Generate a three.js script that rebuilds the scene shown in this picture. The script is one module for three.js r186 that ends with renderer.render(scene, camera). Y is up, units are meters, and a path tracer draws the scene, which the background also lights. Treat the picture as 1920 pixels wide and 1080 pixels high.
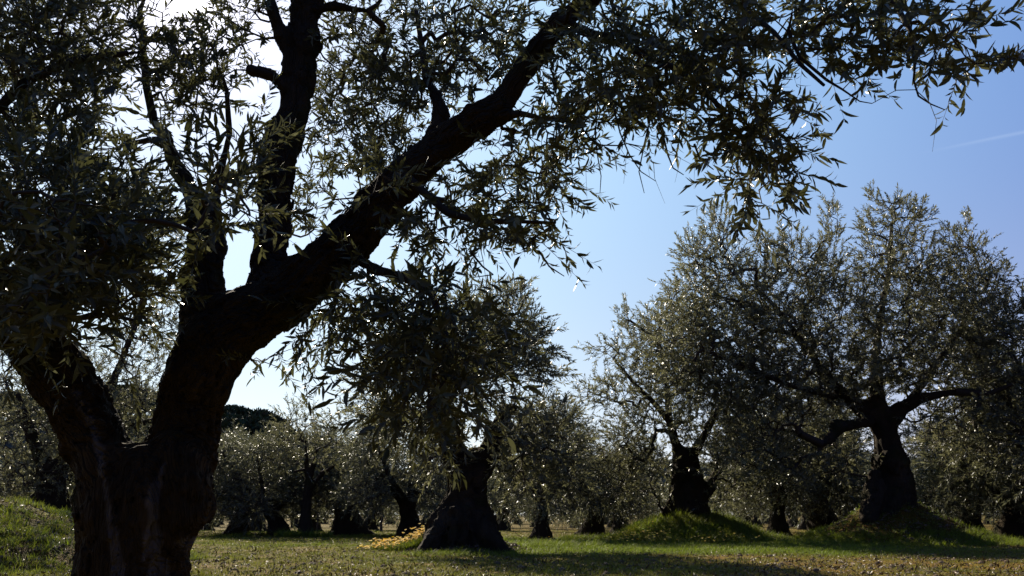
import * as THREE from 'three';
import { ImprovedNoise } from 'three/addons/math/ImprovedNoise.js';

// ------------------------------------------------------------------ camera, sky, sun, exposure
const EXPOSURE = 2.4, F = 1500, PITCH = Math.atan(425 / 1500), EYE = 0.5;           // the photograph's frame is 1920 x 1080
const scene = new THREE.Scene();
const camera = new THREE.PerspectiveCamera(2 * Math.atan(540 / F) * 180 / Math.PI, 16 / 9, 0.05, 3000);
camera.position.set(0, EYE, 0);
camera.rotation.x = PITCH;
const CP = Math.cos(PITCH), SP = Math.sin(PITCH);
const ray = (X, Y) => { const x = (X - 960) / F, y = (540 - Y) / F; return [x, y * CP + SP, y * SP - CP]; };
const sunDir = new THREE.Vector3(...ray(352, -10)).normalize();

const smooth = (a, b, x) => { const t = Math.min(1, Math.max(0, (x - a) / (b - a))); return t * t * (3 - 2 * t); };
{
  const W = 4096, H = 2048, data = new Float32Array(W * H * 4), D = Math.PI / 180;
  const a = new THREE.Vector3(...ray(1990, 233)).normalize(), b = new THREE.Vector3(...ray(1700, 293)).normalize();
  const n = a.clone().cross(b).normalize(), len = a.angleTo(b), side = n.clone().cross(a);
  for (let j = 0; j < H; j++) {
    const el = ((j + 0.5) / H - 0.5) * Math.PI, y = Math.sin(el), c = Math.cos(el), e = Math.max(0, el / D);
    for (let i = 0; i < W; i++) {
      const az = ((i + 0.5) / W - 0.5) * 2 * Math.PI, x = Math.cos(az) * c, z = Math.sin(az) * c;
      const g = Math.acos(Math.min(1, x * sunDir.x + y * sunDir.y + z * sunDir.z)) / D;
      const h = Math.exp(-e / 9), w = Math.exp(-g / 15), q = Math.exp(-((g / 48) ** 2)), s = 60 * Math.exp(-((g / 0.55) ** 2)) + 2 * Math.exp(-g / 2.2);
      const hz = h * (0.4 + 0.6 * Math.exp(-((g / 75) ** 2)));
      let r = 0.01 + 1.1 * hz + 0.55 * w + 0.51 * q + s, gr = 0.085 + 0.88 * hz + 0.06 * w + 0.86 * q + s, bl = 0.5 + 0.36 * hz + 0.04 * w + 0.74 * q + s;
      const off = x * n.x + y * n.y + z * n.z;
      if (Math.abs(off) < 0.006) {                                   // an old contrail, thin and pale
        const along = Math.atan2(x * side.x + y * side.y + z * side.z, x * a.x + y * a.y + z * a.z) / len;
        if (along > -3 && along < 1) { const k = 0.12 * Math.exp(-((off / 0.001) ** 2)) * smooth(1, 0.2, along); r += k; gr += k; bl += k * 0.7; }
      }
      const o = (j * W + i) * 4;
      data[o] = r / EXPOSURE; data[o + 1] = gr / EXPOSURE; data[o + 2] = bl / EXPOSURE; data[o + 3] = 1;
    }
  }
  const sky = new THREE.DataTexture(data, W, H, THREE.RGBAFormat, THREE.FloatType);
  sky.mapping = THREE.EquirectangularReflectionMapping; sky.magFilter = sky.minFilter = THREE.LinearFilter; sky.needsUpdate = true;
  scene.background = sky; scene.environment = sky;
}
const sun = new THREE.DirectionalLight(new THREE.Color(1, 0.9, 0.74), 5);
sun.position.copy(sunDir).multiplyScalar(60).add(new THREE.Vector3(0, 0, -14)); sun.target.position.set(0, 0, -14);
sun.castShadow = true; sun.shadow.mapSize.set(4096, 4096); sun.shadow.bias = -0.0005;
Object.assign(sun.shadow.camera, { left: -30, right: 30, top: 30, bottom: -30, near: 1, far: 160 });
scene.add(sun, sun.target);
const renderer = new THREE.WebGLRenderer({ antialias: true });
renderer.toneMapping = THREE.LinearToneMapping; renderer.toneMappingExposure = EXPOSURE;
renderer.shadowMap.enabled = true; renderer.shadowMap.type = THREE.PCFSoftShadowMap;

// ------------------------------------------------------------------ helpers
const rng = (seed) => () => { seed = (seed + 0x6d2b79f5) | 0; let t = Math.imul(seed ^ (seed >>> 15), 1 | seed); t = (t + Math.imul(t ^ (t >>> 7), 61 | t)) ^ t; return ((t ^ (t >>> 14)) >>> 0) / 4294967296; };
const perlin = new ImprovedNoise(), N3 = (x, y, z) => perlin.noise(x, y, z);
const fbm = (x, y, z) => N3(x, y, z) + 0.5 * N3(2.03 * x, 2.03 * y, 2.03 * z + 7) + 0.25 * N3(4.1 * x, 4.1 * y, 4.1 * z + 3);
const V = (x, y, z) => new THREE.Vector3(x, y, z);
function at(X, Y, d) { const r = ray(X, Y), k = d / -r[2]; return V(r[0] * k, EYE + r[1] * k, -d); }      // the place d metres ahead that shows at X, Y of the photograph
const metres = (px, Y, d) => px * d / -ray(0, Y)[2] / F;
const used = new Map();
function numbered(name) { const k = used.get(name) || 0; used.set(name, k + 1); return k ? name + '_' + String(k).padStart(3, '0') : name; }
function tag(o, label, category, group, kind) {
  if (label) o.userData.label = label;
  if (category) o.userData.category = category;
  if (group) o.userData.group = group;
  if (kind) o.userData.kind = kind;
  return o;
}
function shade(o) { o.traverse((m) => { if (m.isMesh) { m.castShadow = true; m.receiveShadow = true; } }); return o; }

class Mesher {                                                      // collects triangles with normals and colours
  constructor(n = 4096) { this.p = new Float32Array(n * 3); this.n = new Float32Array(n * 3); this.c = new Float32Array(n * 3); this.i = new Uint32Array(n * 3); this.nv = 0; this.ni = 0; }
  room(v, i) {
    if ((this.nv + v) * 3 > this.p.length) for (const k of ['p', 'n', 'c']) { const a = new Float32Array(Math.max(this.p.length * 2, (this.nv + v) * 3)); a.set(this[k].subarray(0, this.nv * 3)); this['_' + k] = a; }
    if (this._p) { this.p = this._p; this.n = this._n; this.c = this._c; this._p = this._n = this._c = null; }
    if (this.ni + i > this.i.length) { const a = new Uint32Array(Math.max(this.i.length * 2, this.ni + i)); a.set(this.i.subarray(0, this.ni)); this.i = a; }
  }
  // t: template; ex, ey, ez: unit axes; sx, sy, sz: sizes; o: origin; col: [r, g, b]
  add(t, ex, ey, ez, sx, sy, sz, o, col) {
    const m = t.p.length / 3; this.room(m, t.i.length);
    for (let k = 0; k < m; k++) {
      const x = t.p[k * 3] * sx, y = t.p[k * 3 + 1] * sy, z = t.p[k * 3 + 2] * sz, q = (this.nv + k) * 3;
      this.p[q] = o.x + ex.x * x + ey.x * y + ez.x * z; this.p[q + 1] = o.y + ex.y * x + ey.y * y + ez.y * z; this.p[q + 2] = o.z + ex.z * x + ey.z * y + ez.z * z;
      const a = t.n[k * 3] / sx, b = t.n[k * 3 + 1] / sy, c = t.n[k * 3 + 2] / sz;
      const nx = ex.x * a + ey.x * b + ez.x * c, ny = ex.y * a + ey.y * b + ez.y * c, nz = ex.z * a + ey.z * b + ez.z * c, l = 1 / Math.hypot(nx, ny, nz);
      this.n[q] = nx * l; this.n[q + 1] = ny * l; this.n[q + 2] = nz * l;
      this.c[q] = col[0]; this.c[q + 1] = col[1]; this.c[q + 2] = col[2];
    }
    for (let k = 0; k < t.i.length; k++) this.i[this.ni + k] = t.i[k] + this.nv;
    this.nv += m; this.ni += t.i.length;
  }
  tube(a, b, ra, rb, sides, col) {
    const dx = b.x - a.x, dy = b.y - a.y, dz = b.z - a.z, l = Math.hypot(dx, dy, dz); if (l < 1e-6) return;
    const d = V(dx / l, dy / l, dz / l), u = V(0, 0, 0).crossVectors(d, Math.abs(d.y) > 0.9 ? V(1, 0, 0) : V(0, 1, 0)).normalize(), w = V(0, 0, 0).crossVectors(d, u);
    this.room(sides * 2, sides * 6);
    for (let k = 0; k < sides; k++) {
      const f = k / sides * 2 * Math.PI, c = Math.cos(f), s = Math.sin(f), nx = u.x * c + w.x * s, ny = u.y * c + w.y * s, nz = u.z * c + w.z * s;
      for (let e = 0; e < 2; e++) {
        const q = (this.nv + k * 2 + e) * 3, r = e ? rb : ra, o = e ? b : a;
        this.p[q] = o.x + nx * r; this.p[q + 1] = o.y + ny * r; this.p[q + 2] = o.z + nz * r;
        this.n[q] = nx; this.n[q + 1] = ny; this.n[q + 2] = nz; this.c[q] = col[0]; this.c[q + 1] = col[1]; this.c[q + 2] = col[2];
      }
      const A = this.nv + k * 2, B = this.nv + ((k + 1) % sides) * 2;
      this.i.set([A, B, A + 1, B, B + 1, A + 1], this.ni + k * 6);
    }
    this.nv += sides * 2; this.ni += sides * 6;
  }
  geometry(base) {
    const g = new THREE.BufferGeometry(), p = this.p.slice(0, this.nv * 3);
    if (base) for (let k = 0; k < p.length; k += 3) { p[k] -= base.x; p[k + 1] -= base.y; p[k + 2] -= base.z; }
    g.setAttribute('position', new THREE.BufferAttribute(p, 3)); g.setAttribute('normal', new THREE.BufferAttribute(this.n.slice(0, this.nv * 3), 3));
    g.setAttribute('color', new THREE.BufferAttribute(this.c.slice(0, this.nv * 3), 3)); g.setIndex(new THREE.BufferAttribute(this.i.slice(0, this.ni), 1));
    return g;
  }
}
function template(points, faces) {
  const g = new THREE.BufferGeometry(); g.setAttribute('position', new THREE.Float32BufferAttribute(points, 3)); g.setIndex(faces); g.computeVertexNormals();
  return { p: g.attributes.position.array, n: g.attributes.normal.array, i: faces, g };
}
// olive leaves: y runs along the leaf, x across, z is its face; folded a little along the midrib and bent
function leafTemplate(stations, fold, bend, twist, skew = 0) {
  const p = [0, 0, 0], f = [], width = (y) => 0.5 * Math.pow(Math.sin(Math.PI * Math.pow(y, 0.82)), 0.85);
  const z = (y) => bend * (y * y - y * 0.25);
  for (const y of stations) { const w = width(y), t = twist * (y - 0.5), x0 = skew * Math.sin(Math.PI * y); p.push(x0 - w, y, z(y) + fold * w * 2 - t * w, x0, y, z(y), x0 + w, y, z(y) + fold * w * 2 + t * w); }
  p.push(0, 1, z(1));
  const tip = 1 + stations.length * 3;
  f.push(0, 2, 1, 0, 3, 2);
  for (let s = 0; s + 1 < stations.length; s++) { const a = 1 + s * 3, b = a + 3; f.push(a, a + 1, b, a + 1, b + 1, b, a + 1, a + 2, b + 1, a + 2, b + 2, b + 1); }
  const e = tip - 3; f.push(e, e + 1, tip, e + 1, e + 2, tip);
  return template(p, f);
}
const LEAF_NEAR = [leafTemplate([0.14, 0.38, 0.64, 0.85], 0.05, -0.14, 0.03, 0.15), leafTemplate([0.14, 0.38, 0.64, 0.85], 0.07, 0.1, -0.05, -0.2), leafTemplate([0.15, 0.4, 0.66, 0.86], 0.03, -0.3, 0.1, 0.3)];
const LEAF_BULK = [leafTemplate([0.3, 0.68], 0.05, -0.14, 0.03, 0.12), leafTemplate([0.3, 0.68], 0.07, 0.12, -0.05, -0.18), leafTemplate([0.3, 0.68], 0.03, -0.28, 0.1, 0.25)];
const LEAF_SMALL = [leafTemplate([0.45], 0.05, -0.2, 0.05, 0.1), leafTemplate([0.4], 0.08, 0.18, -0.06, -0.15), leafTemplate([0.5], 0.03, -0.35, 0.1, 0.2)];
const LEAF_MID = [template([0, 0, 0, -0.46, 0.42, 0.03, 0.46, 0.5, 0.05, 0, 1, -0.06], [0, 2, 1, 1, 2, 3]), template([0, 0, 0, -0.44, 0.5, 0.05, 0.44, 0.42, 0.0, 0, 1, 0.1], [0, 2, 1, 1, 2, 3])];
const LEAF_FAR = [template([0, 0, 0, -0.46, 0.45, 0.04, 0.46, 0.5, 0.04, 0, 1, 0], [0, 2, 1, 1, 2, 3])];

// ------------------------------------------------------------------ textures and materials
function noiseTexture(size, fn, srgb) {                             // fn(u, v) -> [r, g, b] in 0..1; u, v in 0..1
  const d = new Uint8Array(size * size * 4);
  for (let y = 0; y < size; y++) for (let x = 0; x < size; x++) {
    const c = fn(x / size, y / size), o = (y * size + x) * 4;
    for (let k = 0; k < 3; k++) d[o + k] = Math.max(0, Math.min(255, c[k] * 255));
    d[o + 3] = 255;
  }
  const t = new THREE.DataTexture(d, size, size); t.wrapS = t.wrapT = THREE.RepeatWrapping; t.magFilter = THREE.LinearFilter; t.minFilter = THREE.LinearMipmapLinearFilter; t.generateMipmaps = true;
  if (srgb) t.colorSpace = THREE.SRGBColorSpace; t.needsUpdate = true;
  return t;
}
const loop = (u, v, fu, fv, seed) => { const a = u * 2 * Math.PI, b = v * 2 * Math.PI; return N3(Math.cos(a) * fu + seed, Math.sin(a) * fu + Math.cos(b) * fv, Math.sin(b) * fv + seed * 1.7); };   // tiles in both directions
const barkBump = noiseTexture(512, (u, v) => {
  const warp = 0.02 * loop(u, v, 1, 3, 9), r = 1 - Math.abs(loop(u + warp, v, 5, 1.2, 1)) * 2.2, f = 1 - Math.abs(loop(u + warp, v, 11, 4, 3)) * 2, g = loop(u, v, 30, 22, 5);
  const h = 0.45 * r + 0.3 * f + 0.18 * g + 0.15; return [h, h, h];
});
barkBump.repeat.set(2.2, 1.1);
const groundMap = noiseTexture(1024, (u, v) => {
  const a = loop(u, v, 2, 2, 1), b = loop(u, v, 7, 7, 2), c = loop(u, v, 26, 26, 3), d = loop(u, v, 70, 70, 4), k = Math.max(0, Math.min(1, 0.5 + 0.5 * a + 0.55 * b + 0.3 * c)), l = 1 + 0.5 * d + 0.35 * c;
  return [(0.395 - 0.06 * k) * l, (0.295 + 0.035 * k) * l, (0.13 - 0.05 * k) * l];
}, true);
const groundBump = noiseTexture(1024, (u, v) => { const h = 0.5 + 0.3 * loop(u, v, 5, 5, 11) + 0.3 * loop(u, v, 17, 17, 12) + 0.25 * loop(u, v, 45, 45, 13); return [h, h, h]; });
const std = (o) => new THREE.MeshPhysicalMaterial({ side: THREE.DoubleSide, specularIntensity: 0.15, ...o });
const M = {
  bark: std({ vertexColors: true, roughness: 0.92, bumpMap: barkBump, bumpScale: 0.03 }),
  twig: std({ vertexColors: true, roughness: 0.8 }),
  leaf: new THREE.MeshPhysicalMaterial({ vertexColors: true, side: THREE.DoubleSide, roughness: 0.95, transmission: 0.32, thickness: 0, clearcoat: 0.45, clearcoatRoughness: 0.3, specularIntensity: 0.05 }),
  leafFar: new THREE.MeshPhysicalMaterial({ vertexColors: true, side: THREE.DoubleSide, roughness: 0.95, transmission: 0.5, thickness: 0, clearcoat: 0.75, clearcoatRoughness: 0.38, specularIntensity: 0.05 }),
  grass: new THREE.MeshPhysicalMaterial({ vertexColors: true, side: THREE.DoubleSide, roughness: 0.95, transmission: 0.5, thickness: 0, clearcoat: 0.16, clearcoatRoughness: 0.4, specularIntensity: 0.15 }),
  litter: new THREE.MeshPhysicalMaterial({ vertexColors: true, side: THREE.DoubleSide, roughness: 0.85, specularIntensity: 0.4, clearcoat: 0.14, clearcoatRoughness: 0.28 }),
  ground: std({ vertexColors: true, map: groundMap, bumpMap: groundBump, bumpScale: 0.05, roughness: 0.95 }),
  petal: new THREE.MeshPhysicalMaterial({ vertexColors: true, side: THREE.DoubleSide, roughness: 0.95, transmission: 0.4, thickness: 0 }),
  hill: std({ color: new THREE.Color(0.07, 0.075, 0.05), roughness: 1 }),
  wood: std({ vertexColors: true, roughness: 0.9 }),
};

// ------------------------------------------------------------------ ground and mounds
const MOUNDS = [
  // x, z, radius x, radius z, height, sharpness (1 = dome, higher = cone), name label
  { c: at(-70, 1010, 9.0), rx: 2.2, rz: 2.5, h: 0.72, k: 1.12, label: 'grassy earth bank at the far left beside the big dark trunk' },
  { c: at(1296, 985, 17.6), rx: 1.62, rz: 2.3, h: 0.58, k: 1.1, label: 'round green grassy mound under the olive tree in the middle right' },
  { c: at(1682, 990, 15.6), rx: 1.95, rz: 1.7, h: 0.95, k: 1.5, label: 'bare earth mound around the roots of the large right olive' },
  { c: at(868, 1010, 12.2), rx: 1.0, rz: 0.9, h: 0.42, k: 1.5, label: 'dark earth mound at the foot of the central old olive' },
];
const plainY = (x, z) => { const d = Math.hypot(x, z), near = Math.exp(-d / 60); return near * (0.035 * fbm(x * 0.6, 3, z * 0.6) + 0.02 * N3(x * 2.3, 9, z * 2.3)); };
function moundY(m, x, z) {
  const dx = (x - m.c.x) / m.rx, dz = (z - m.c.z) / m.rz, r = Math.hypot(dx, dz) * (1 + 0.1 * N3(x * 1.3, 5, z * 1.3));
  const t = Math.max(0, 1 - r), f = m.k <= 1 ? 1 - (1 - t) ** (2.2 * m.k) : m.k < 1.2 ? 0.5 * t + 0.5 * (1 - (1 - t) ** 2) : t ** m.k * 0.75 + 0.25 * t;
  return r >= 1 ? -0.05 * (r - 1) * 8 : m.h * f * (1 + 0.12 * N3(x * 3, 1, z * 3)) + 0.02 * fbm(x * 5, 2, z * 5);
}
function topY(x, z) { let y = plainY(x, z), best = y; for (const m of MOUNDS) if (Math.abs(x - m.c.x) < m.rx * 1.2 && Math.abs(z - m.c.z) < m.rz * 1.2) best = Math.max(best, y + moundY(m, x, z)); return best; }
const green = (x, z) => {                                           // where grass grows: 0 bare earth .. 1 lush
  const n = 0.5 + 0.55 * fbm(x * 0.45, 20, z * 0.45), X = 960 + F * 1.04 * x / -z, d = -z;
  let k = 0.3 * n + 0.14;
  k += 0.75 * smooth(10.2, 11.6, d + 0.5 * N3(x, 4, z)) * smooth(22, 17, d) * smooth(880, 980, X) * smooth(2000, 1500, X) * (0.6 + 0.5 * n);
  k += 0.3 * smooth(1000, 600, X) * smooth(9, 15, d) * n;
  k -= 0.25 * smooth(1200, 1500, X) * smooth(10.5, 8.5, d);
  return Math.max(0, Math.min(1, k));
};
function groundColour(x, z) {
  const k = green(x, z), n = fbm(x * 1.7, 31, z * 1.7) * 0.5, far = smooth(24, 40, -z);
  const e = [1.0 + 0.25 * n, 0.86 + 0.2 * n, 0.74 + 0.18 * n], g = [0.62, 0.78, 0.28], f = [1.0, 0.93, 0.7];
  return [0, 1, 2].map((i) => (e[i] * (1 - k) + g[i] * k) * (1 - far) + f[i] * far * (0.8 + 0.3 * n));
}
function sheet(xs, zs, height, colour) {
  const nx = xs.length, nz = zs.length, p = new Float32Array(nx * nz * 3), c = new Float32Array(nx * nz * 3), uv = new Float32Array(nx * nz * 2), idx = [];
  for (let j = 0; j < nz; j++) for (let i = 0; i < nx; i++) {
    const o = j * nx + i, x = xs[i], z = zs[j]; p.set([x, height(x, z), z], o * 3); c.set(colour(x, z), o * 3); uv.set([x / 3.1, z / 3.1], o * 2);
    if (i && j) idx.push(o - nx - 1, o - 1, o - nx, o - nx, o - 1, o);
  }
  const g = new THREE.BufferGeometry(); g.setAttribute('position', new THREE.BufferAttribute(p, 3)); g.setAttribute('color', new THREE.BufferAttribute(c, 3)); g.setAttribute('uv', new THREE.BufferAttribute(uv, 2)); g.setIndex(idx); g.computeVertexNormals();
  return g;
}
const steps = (a, b, s) => { const r = []; for (let x = a; x <= b + 1e-6; x += s) r.push(x); return r; };
{
  const grow = (from, to, s) => { const r = []; for (let x = from, k = s; x < to; x += k, k *= 1.25) r.push(x); r.push(to); return r; };
  const xs = [...grow(14, 1500, 0.3).map((x) => -x).reverse(), ...steps(-13.85, 13.85, 0.15), ...grow(14, 1500, 0.3)];
  const zs = [...grow(24, 1500, 0.3).map((x) => -x).reverse(), ...steps(-23.9, -3, 0.1), ...grow(2.8, 3, 0.1).map((x) => -x).reverse().slice(1), ...grow(-2.6, 300, 0.3)].sort((a, b) => a - b);
  const o = new THREE.Mesh(sheet(xs, zs, plainY, groundColour), M.ground); o.name = numbered('ground');
  tag(o, 'dry olive grove ground with short grass, earth and litter', 'ground', null, 'structure'); scene.add(shade(o));
  for (const m of MOUNDS) {
    const s = 0.05, g = sheet(steps(m.c.x - m.rx * 1.15, m.c.x + m.rx * 1.15, s), steps(m.c.z - m.rz * 1.15, m.c.z + m.rz * 1.15, s), (x, z) => plainY(x, z) + moundY(m, x, z),
      (x, z) => { const n = 0.8 + 0.4 * fbm(x * 3, 8, z * 3); return m === MOUNDS[1] ? [0.5 * n, 0.6 * n, 0.22 * n] : m === MOUNDS[0] ? [0.7 * n, 0.66 * n, 0.3 * n] : [0.75 * n, 0.6 * n, 0.46 * n]; });
    const b = new THREE.Mesh(g, M.ground); b.name = numbered('mound'); tag(b, m.label, 'mound', null, 'structure'); scene.add(shade(b));
  }
}

// ------------------------------------------------------------------ wood: a smooth union of tapered bones, meshed with surface nets
// bones: [{ a, b, ra, rb, tag, s }] in world metres
function woodMesh(bones, cell, look, colour, k = cell * 0.75) {
  const slim = (r) => Math.max(cell * 0.8, r - Math.min(0.18 * r, k * 0.5 + look.amp * 0.45));
  bones = bones.map((b) => ({ ...b, ra: slim(b.ra), rb: slim(b.rb) }));
  const lo = V(1e9, 1e9, 1e9), hi = V(-1e9, -1e9, -1e9), pad = look.amp + look.lobe + cell * 3 + k;
  for (const b of bones) for (const [p, r] of [[b.a, b.ra], [b.b, b.rb]]) { lo.min(V(p.x - r - pad, p.y - r - pad, p.z - r - pad)); hi.max(V(p.x + r + pad, p.y + r + pad, p.z + r + pad)); }
  const nx = Math.ceil((hi.x - lo.x) / cell) + 1, ny = Math.ceil((hi.y - lo.y) / cell) + 1, nz = Math.ceil((hi.z - lo.z) / cell) + 1, total = nx * ny * nz;
  const sum = new Float32Array(total), dist = (b, x, y, z, out) => {
    const dx = b.b.x - b.a.x, dy = b.b.y - b.a.y, dz = b.b.z - b.a.z, l2 = dx * dx + dy * dy + dz * dz, px = x - b.a.x, py = y - b.a.y, pz = z - b.a.z;
    const t = Math.max(0, Math.min(1, (px * dx + py * dy + pz * dz) / l2)), qx = px - dx * t, qy = py - dy * t, qz = pz - dz * t;
    if (out) { out.t = t; out.q = [qx, qy, qz]; }
    return Math.hypot(qx, qy, qz) - (b.ra + (b.rb - b.ra) * t);
  };
  for (const b of bones) {
    b.len = b.a.distanceTo(b.b); b.dir = b.b.clone().sub(b.a).normalize(); b.side = V(0, 0, 0).crossVectors(b.dir, V(0.02, 0.1, 1)).normalize(); b.up = V(0, 0, 0).crossVectors(b.side, b.dir);
    const r = Math.max(b.ra, b.rb) + pad + 2 * cell, lim = pad + 2 * cell, i0 = [0, 1, 2].map((c) => { const n = 'xyz'[c]; return Math.max(0, Math.floor((Math.min(b.a[n], b.b[n]) - r - lo[n]) / cell)); }), i1 = [nx, ny, nz].map((n, c) => { const q = 'xyz'[c]; return Math.min(n - 1, Math.ceil((Math.max(b.a[q], b.b[q]) + r - lo[q]) / cell)); });
    b.i0 = i0; b.i1 = i1;
    for (let z = i0[2]; z <= i1[2]; z++) for (let y = i0[1]; y <= i1[1]; y++) for (let x = i0[0], o = (z * ny + y) * nx + x; x <= i1[0]; x++, o++) {
      const d = dist(b, lo.x + x * cell, lo.y + y * cell, lo.z + z * cell); if (d < lim) sum[o] += Math.exp(Math.min(60, -d / k));
    }
  }
  const field = sum; for (let o = 0; o < total; o++) field[o] = sum[o] > 0 ? -k * Math.log(sum[o]) : 1e3;
  const out = {}, frame = (x, y, z) => {                             // blended coordinates: across, across, along
    let w = 0, u = 0, v = 0, s = 0, rr = 0, best = null, bd = 1e9, soft = k * 2 + 0.02;
    for (const b of bones) {
      const d = dist(b, x, y, z, out); if (d > pad + 0.3) continue;
      const e = Math.exp(Math.min(40, -d / soft)), q = out.q; w += e;
      u += e * (q[0] * b.side.x + q[1] * b.side.y + q[2] * b.side.z); v += e * (q[0] * b.up.x + q[1] * b.up.y + q[2] * b.up.z); s += e * (b.s + out.t * b.len); rr += e * (b.ra + (b.rb - b.ra) * out.t);
      if (d < bd) { bd = d; best = b; }
    }
    return w ? [u / w, v / w, s / w, best, rr / w] : null;
  };
  const reach = look.amp + look.lobe + cell * 2.5;
  for (let z = 0, o = 0; z < nz; z++) for (let y = 0; y < ny; y++) for (let x = 0; x < nx; x++, o++) if (Math.abs(field[o]) < reach) {
    const X = lo.x + x * cell, Y = lo.y + y * cell, Z = lo.z + z * cell, f = frame(X, Y, Z); if (!f) continue;
    const q = look.size, low = N3(f[0] / (q * 5), f[1] / (q * 5), f[2] / (q * 16) + 11) + 0.6 * N3(X / (q * 4), Y / (q * 4), Z / (q * 4));
    const wob = 0.5 * N3(X / q * 0.7, Y / q * 0.7, Z / q * 0.7), crack = (1 - Math.min(1, Math.abs(N3(f[0] / q + wob, f[1] / q + wob, f[2] / (q * 4.5))) * 2.2)) ** 2;
    const ridge = 0.5 - 1.5 * crack + 0.55 * N3(X / q * 1.7, Y / q * 1.1, Z / q * 1.7) + 0.4 * N3(f[0] / q * 2.6, f[1] / q * 2.6, f[2] / q);
    const part = Math.min(1, f[4] / (look.amp * 5)); field[o] += part * (look.lobe * low - look.amp * ridge);
  }
  // surface nets
  const vert = new Int32Array(total).fill(-1), P = [], info = [], tri = [], off = [0, 1, nx, nx + 1, nx * ny, nx * ny + 1, nx * ny + nx, nx * ny + nx + 1];
  const edges = [[0, 1], [2, 3], [4, 5], [6, 7], [0, 2], [1, 3], [4, 6], [5, 7], [0, 4], [1, 5], [2, 6], [3, 7]];
  for (let z = 0; z + 1 < nz; z++) for (let y = 0; y + 1 < ny; y++) for (let x = 0; x + 1 < nx; x++) {
    const o = (z * ny + y) * nx + x; let m = 0; for (let c = 0; c < 8; c++) if (field[o + off[c]] < 0) m |= 1 << c;
    if (m === 0 || m === 255) continue;
    let n = 0, sx = 0, sy = 0, sz = 0;
    for (const [a, b] of edges) if (((m >> a) & 1) !== ((m >> b) & 1)) {
      const fa = field[o + off[a]], fb = field[o + off[b]], t = fa / (fa - fb); n++;
      sx += (a & 1) + t * ((b & 1) - (a & 1)); sy += ((a >> 1) & 1) + t * (((b >> 1) & 1) - ((a >> 1) & 1)); sz += (a >> 2) + t * ((b >> 2) - (a >> 2));
    }
    vert[o] = P.length / 3; P.push(lo.x + (x + sx / n) * cell, lo.y + (y + sy / n) * cell, lo.z + (z + sz / n) * cell);
  }
  for (let z = 1; z + 1 < nz; z++) for (let y = 1; y + 1 < ny; y++) for (let x = 1; x + 1 < nx; x++) {
    const o = (z * ny + y) * nx + x, inside = field[o] < 0;
    for (let e = 0; e < 3; e++) {
      const step = e === 0 ? 1 : e === 1 ? nx : nx * ny; if ((field[o + step] < 0) === inside) continue;
      const u = e === 0 ? nx : e === 1 ? nx * ny : 1, w = e === 0 ? nx * ny : e === 1 ? 1 : nx;
      const a = vert[o], b = vert[o - u], c = vert[o - u - w], d = vert[o - w]; if (a < 0 || b < 0 || c < 0 || d < 0) continue;
      if (inside) tri.push(a, b, c, a, c, d); else tri.push(a, c, b, a, d, c);
    }
  }
  const g = new THREE.BufferGeometry(); g.setAttribute('position', new THREE.Float32BufferAttribute(P, 3)); g.setIndex(tri); g.computeVertexNormals();
  const nv = P.length / 3, uv = new Float32Array(nv * 2), col = new Float32Array(nv * 3), own = new Array(nv), nor = g.attributes.normal.array;
  for (let i = 0; i < nv; i++) { const x = P[i * 3], y = P[i * 3 + 1], z = P[i * 3 + 2], f = frame(x, y, z) || [x, z, y, bones[0]]; uv[i * 2] = f[0] + 0.7 * f[1]; uv[i * 2 + 1] = f[2]; own[i] = f[3].tag; col.set(colour(x, y, z, f), i * 3); }
  const parts = new Map();
  for (let i = 0; i < tri.length; i += 3) { const t = own[tri[i]]; if (!parts.has(t)) parts.set(t, []); parts.get(t).push(tri[i], tri[i + 1], tri[i + 2]); }
  return (base) => [...parts].map(([t, list]) => {
    const map = new Map(), ids = list.map((v) => { if (!map.has(v)) map.set(v, map.size); return map.get(v); }), n = map.size, p = new Float32Array(n * 3), q = new Float32Array(n * 3), c = new Float32Array(n * 3), w = new Float32Array(n * 2);
    for (const [v, k] of map) { p.set([P[v * 3] - base.x, P[v * 3 + 1] - base.y, P[v * 3 + 2] - base.z], k * 3); q.set(nor.subarray(v * 3, v * 3 + 3), k * 3); c.set(col.subarray(v * 3, v * 3 + 3), k * 3); w.set(uv.subarray(v * 2, v * 2 + 2), k * 2); }
    const h = new THREE.BufferGeometry(); for (const [name, a, s] of [['position', p, 3], ['normal', q, 3], ['color', c, 3], ['uv', w, 2]]) h.setAttribute(name, new THREE.BufferAttribute(a, s)); h.setIndex(ids);
    return [t, h];
  });
}
const barkColour = (x, y, z, f) => { const n = fbm(f[0] * 9, f[1] * 9, f[2] * 2.5), m = smooth(0.1, 0.6, fbm(x * 3 + 5, y * 3, z * 3)), k = 1 + 0.45 * n; return [(0.036 - 0.009 * m) * k, (0.026 - 0.001 * m) * k, (0.014 - 0.005 * m) * k]; };

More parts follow.
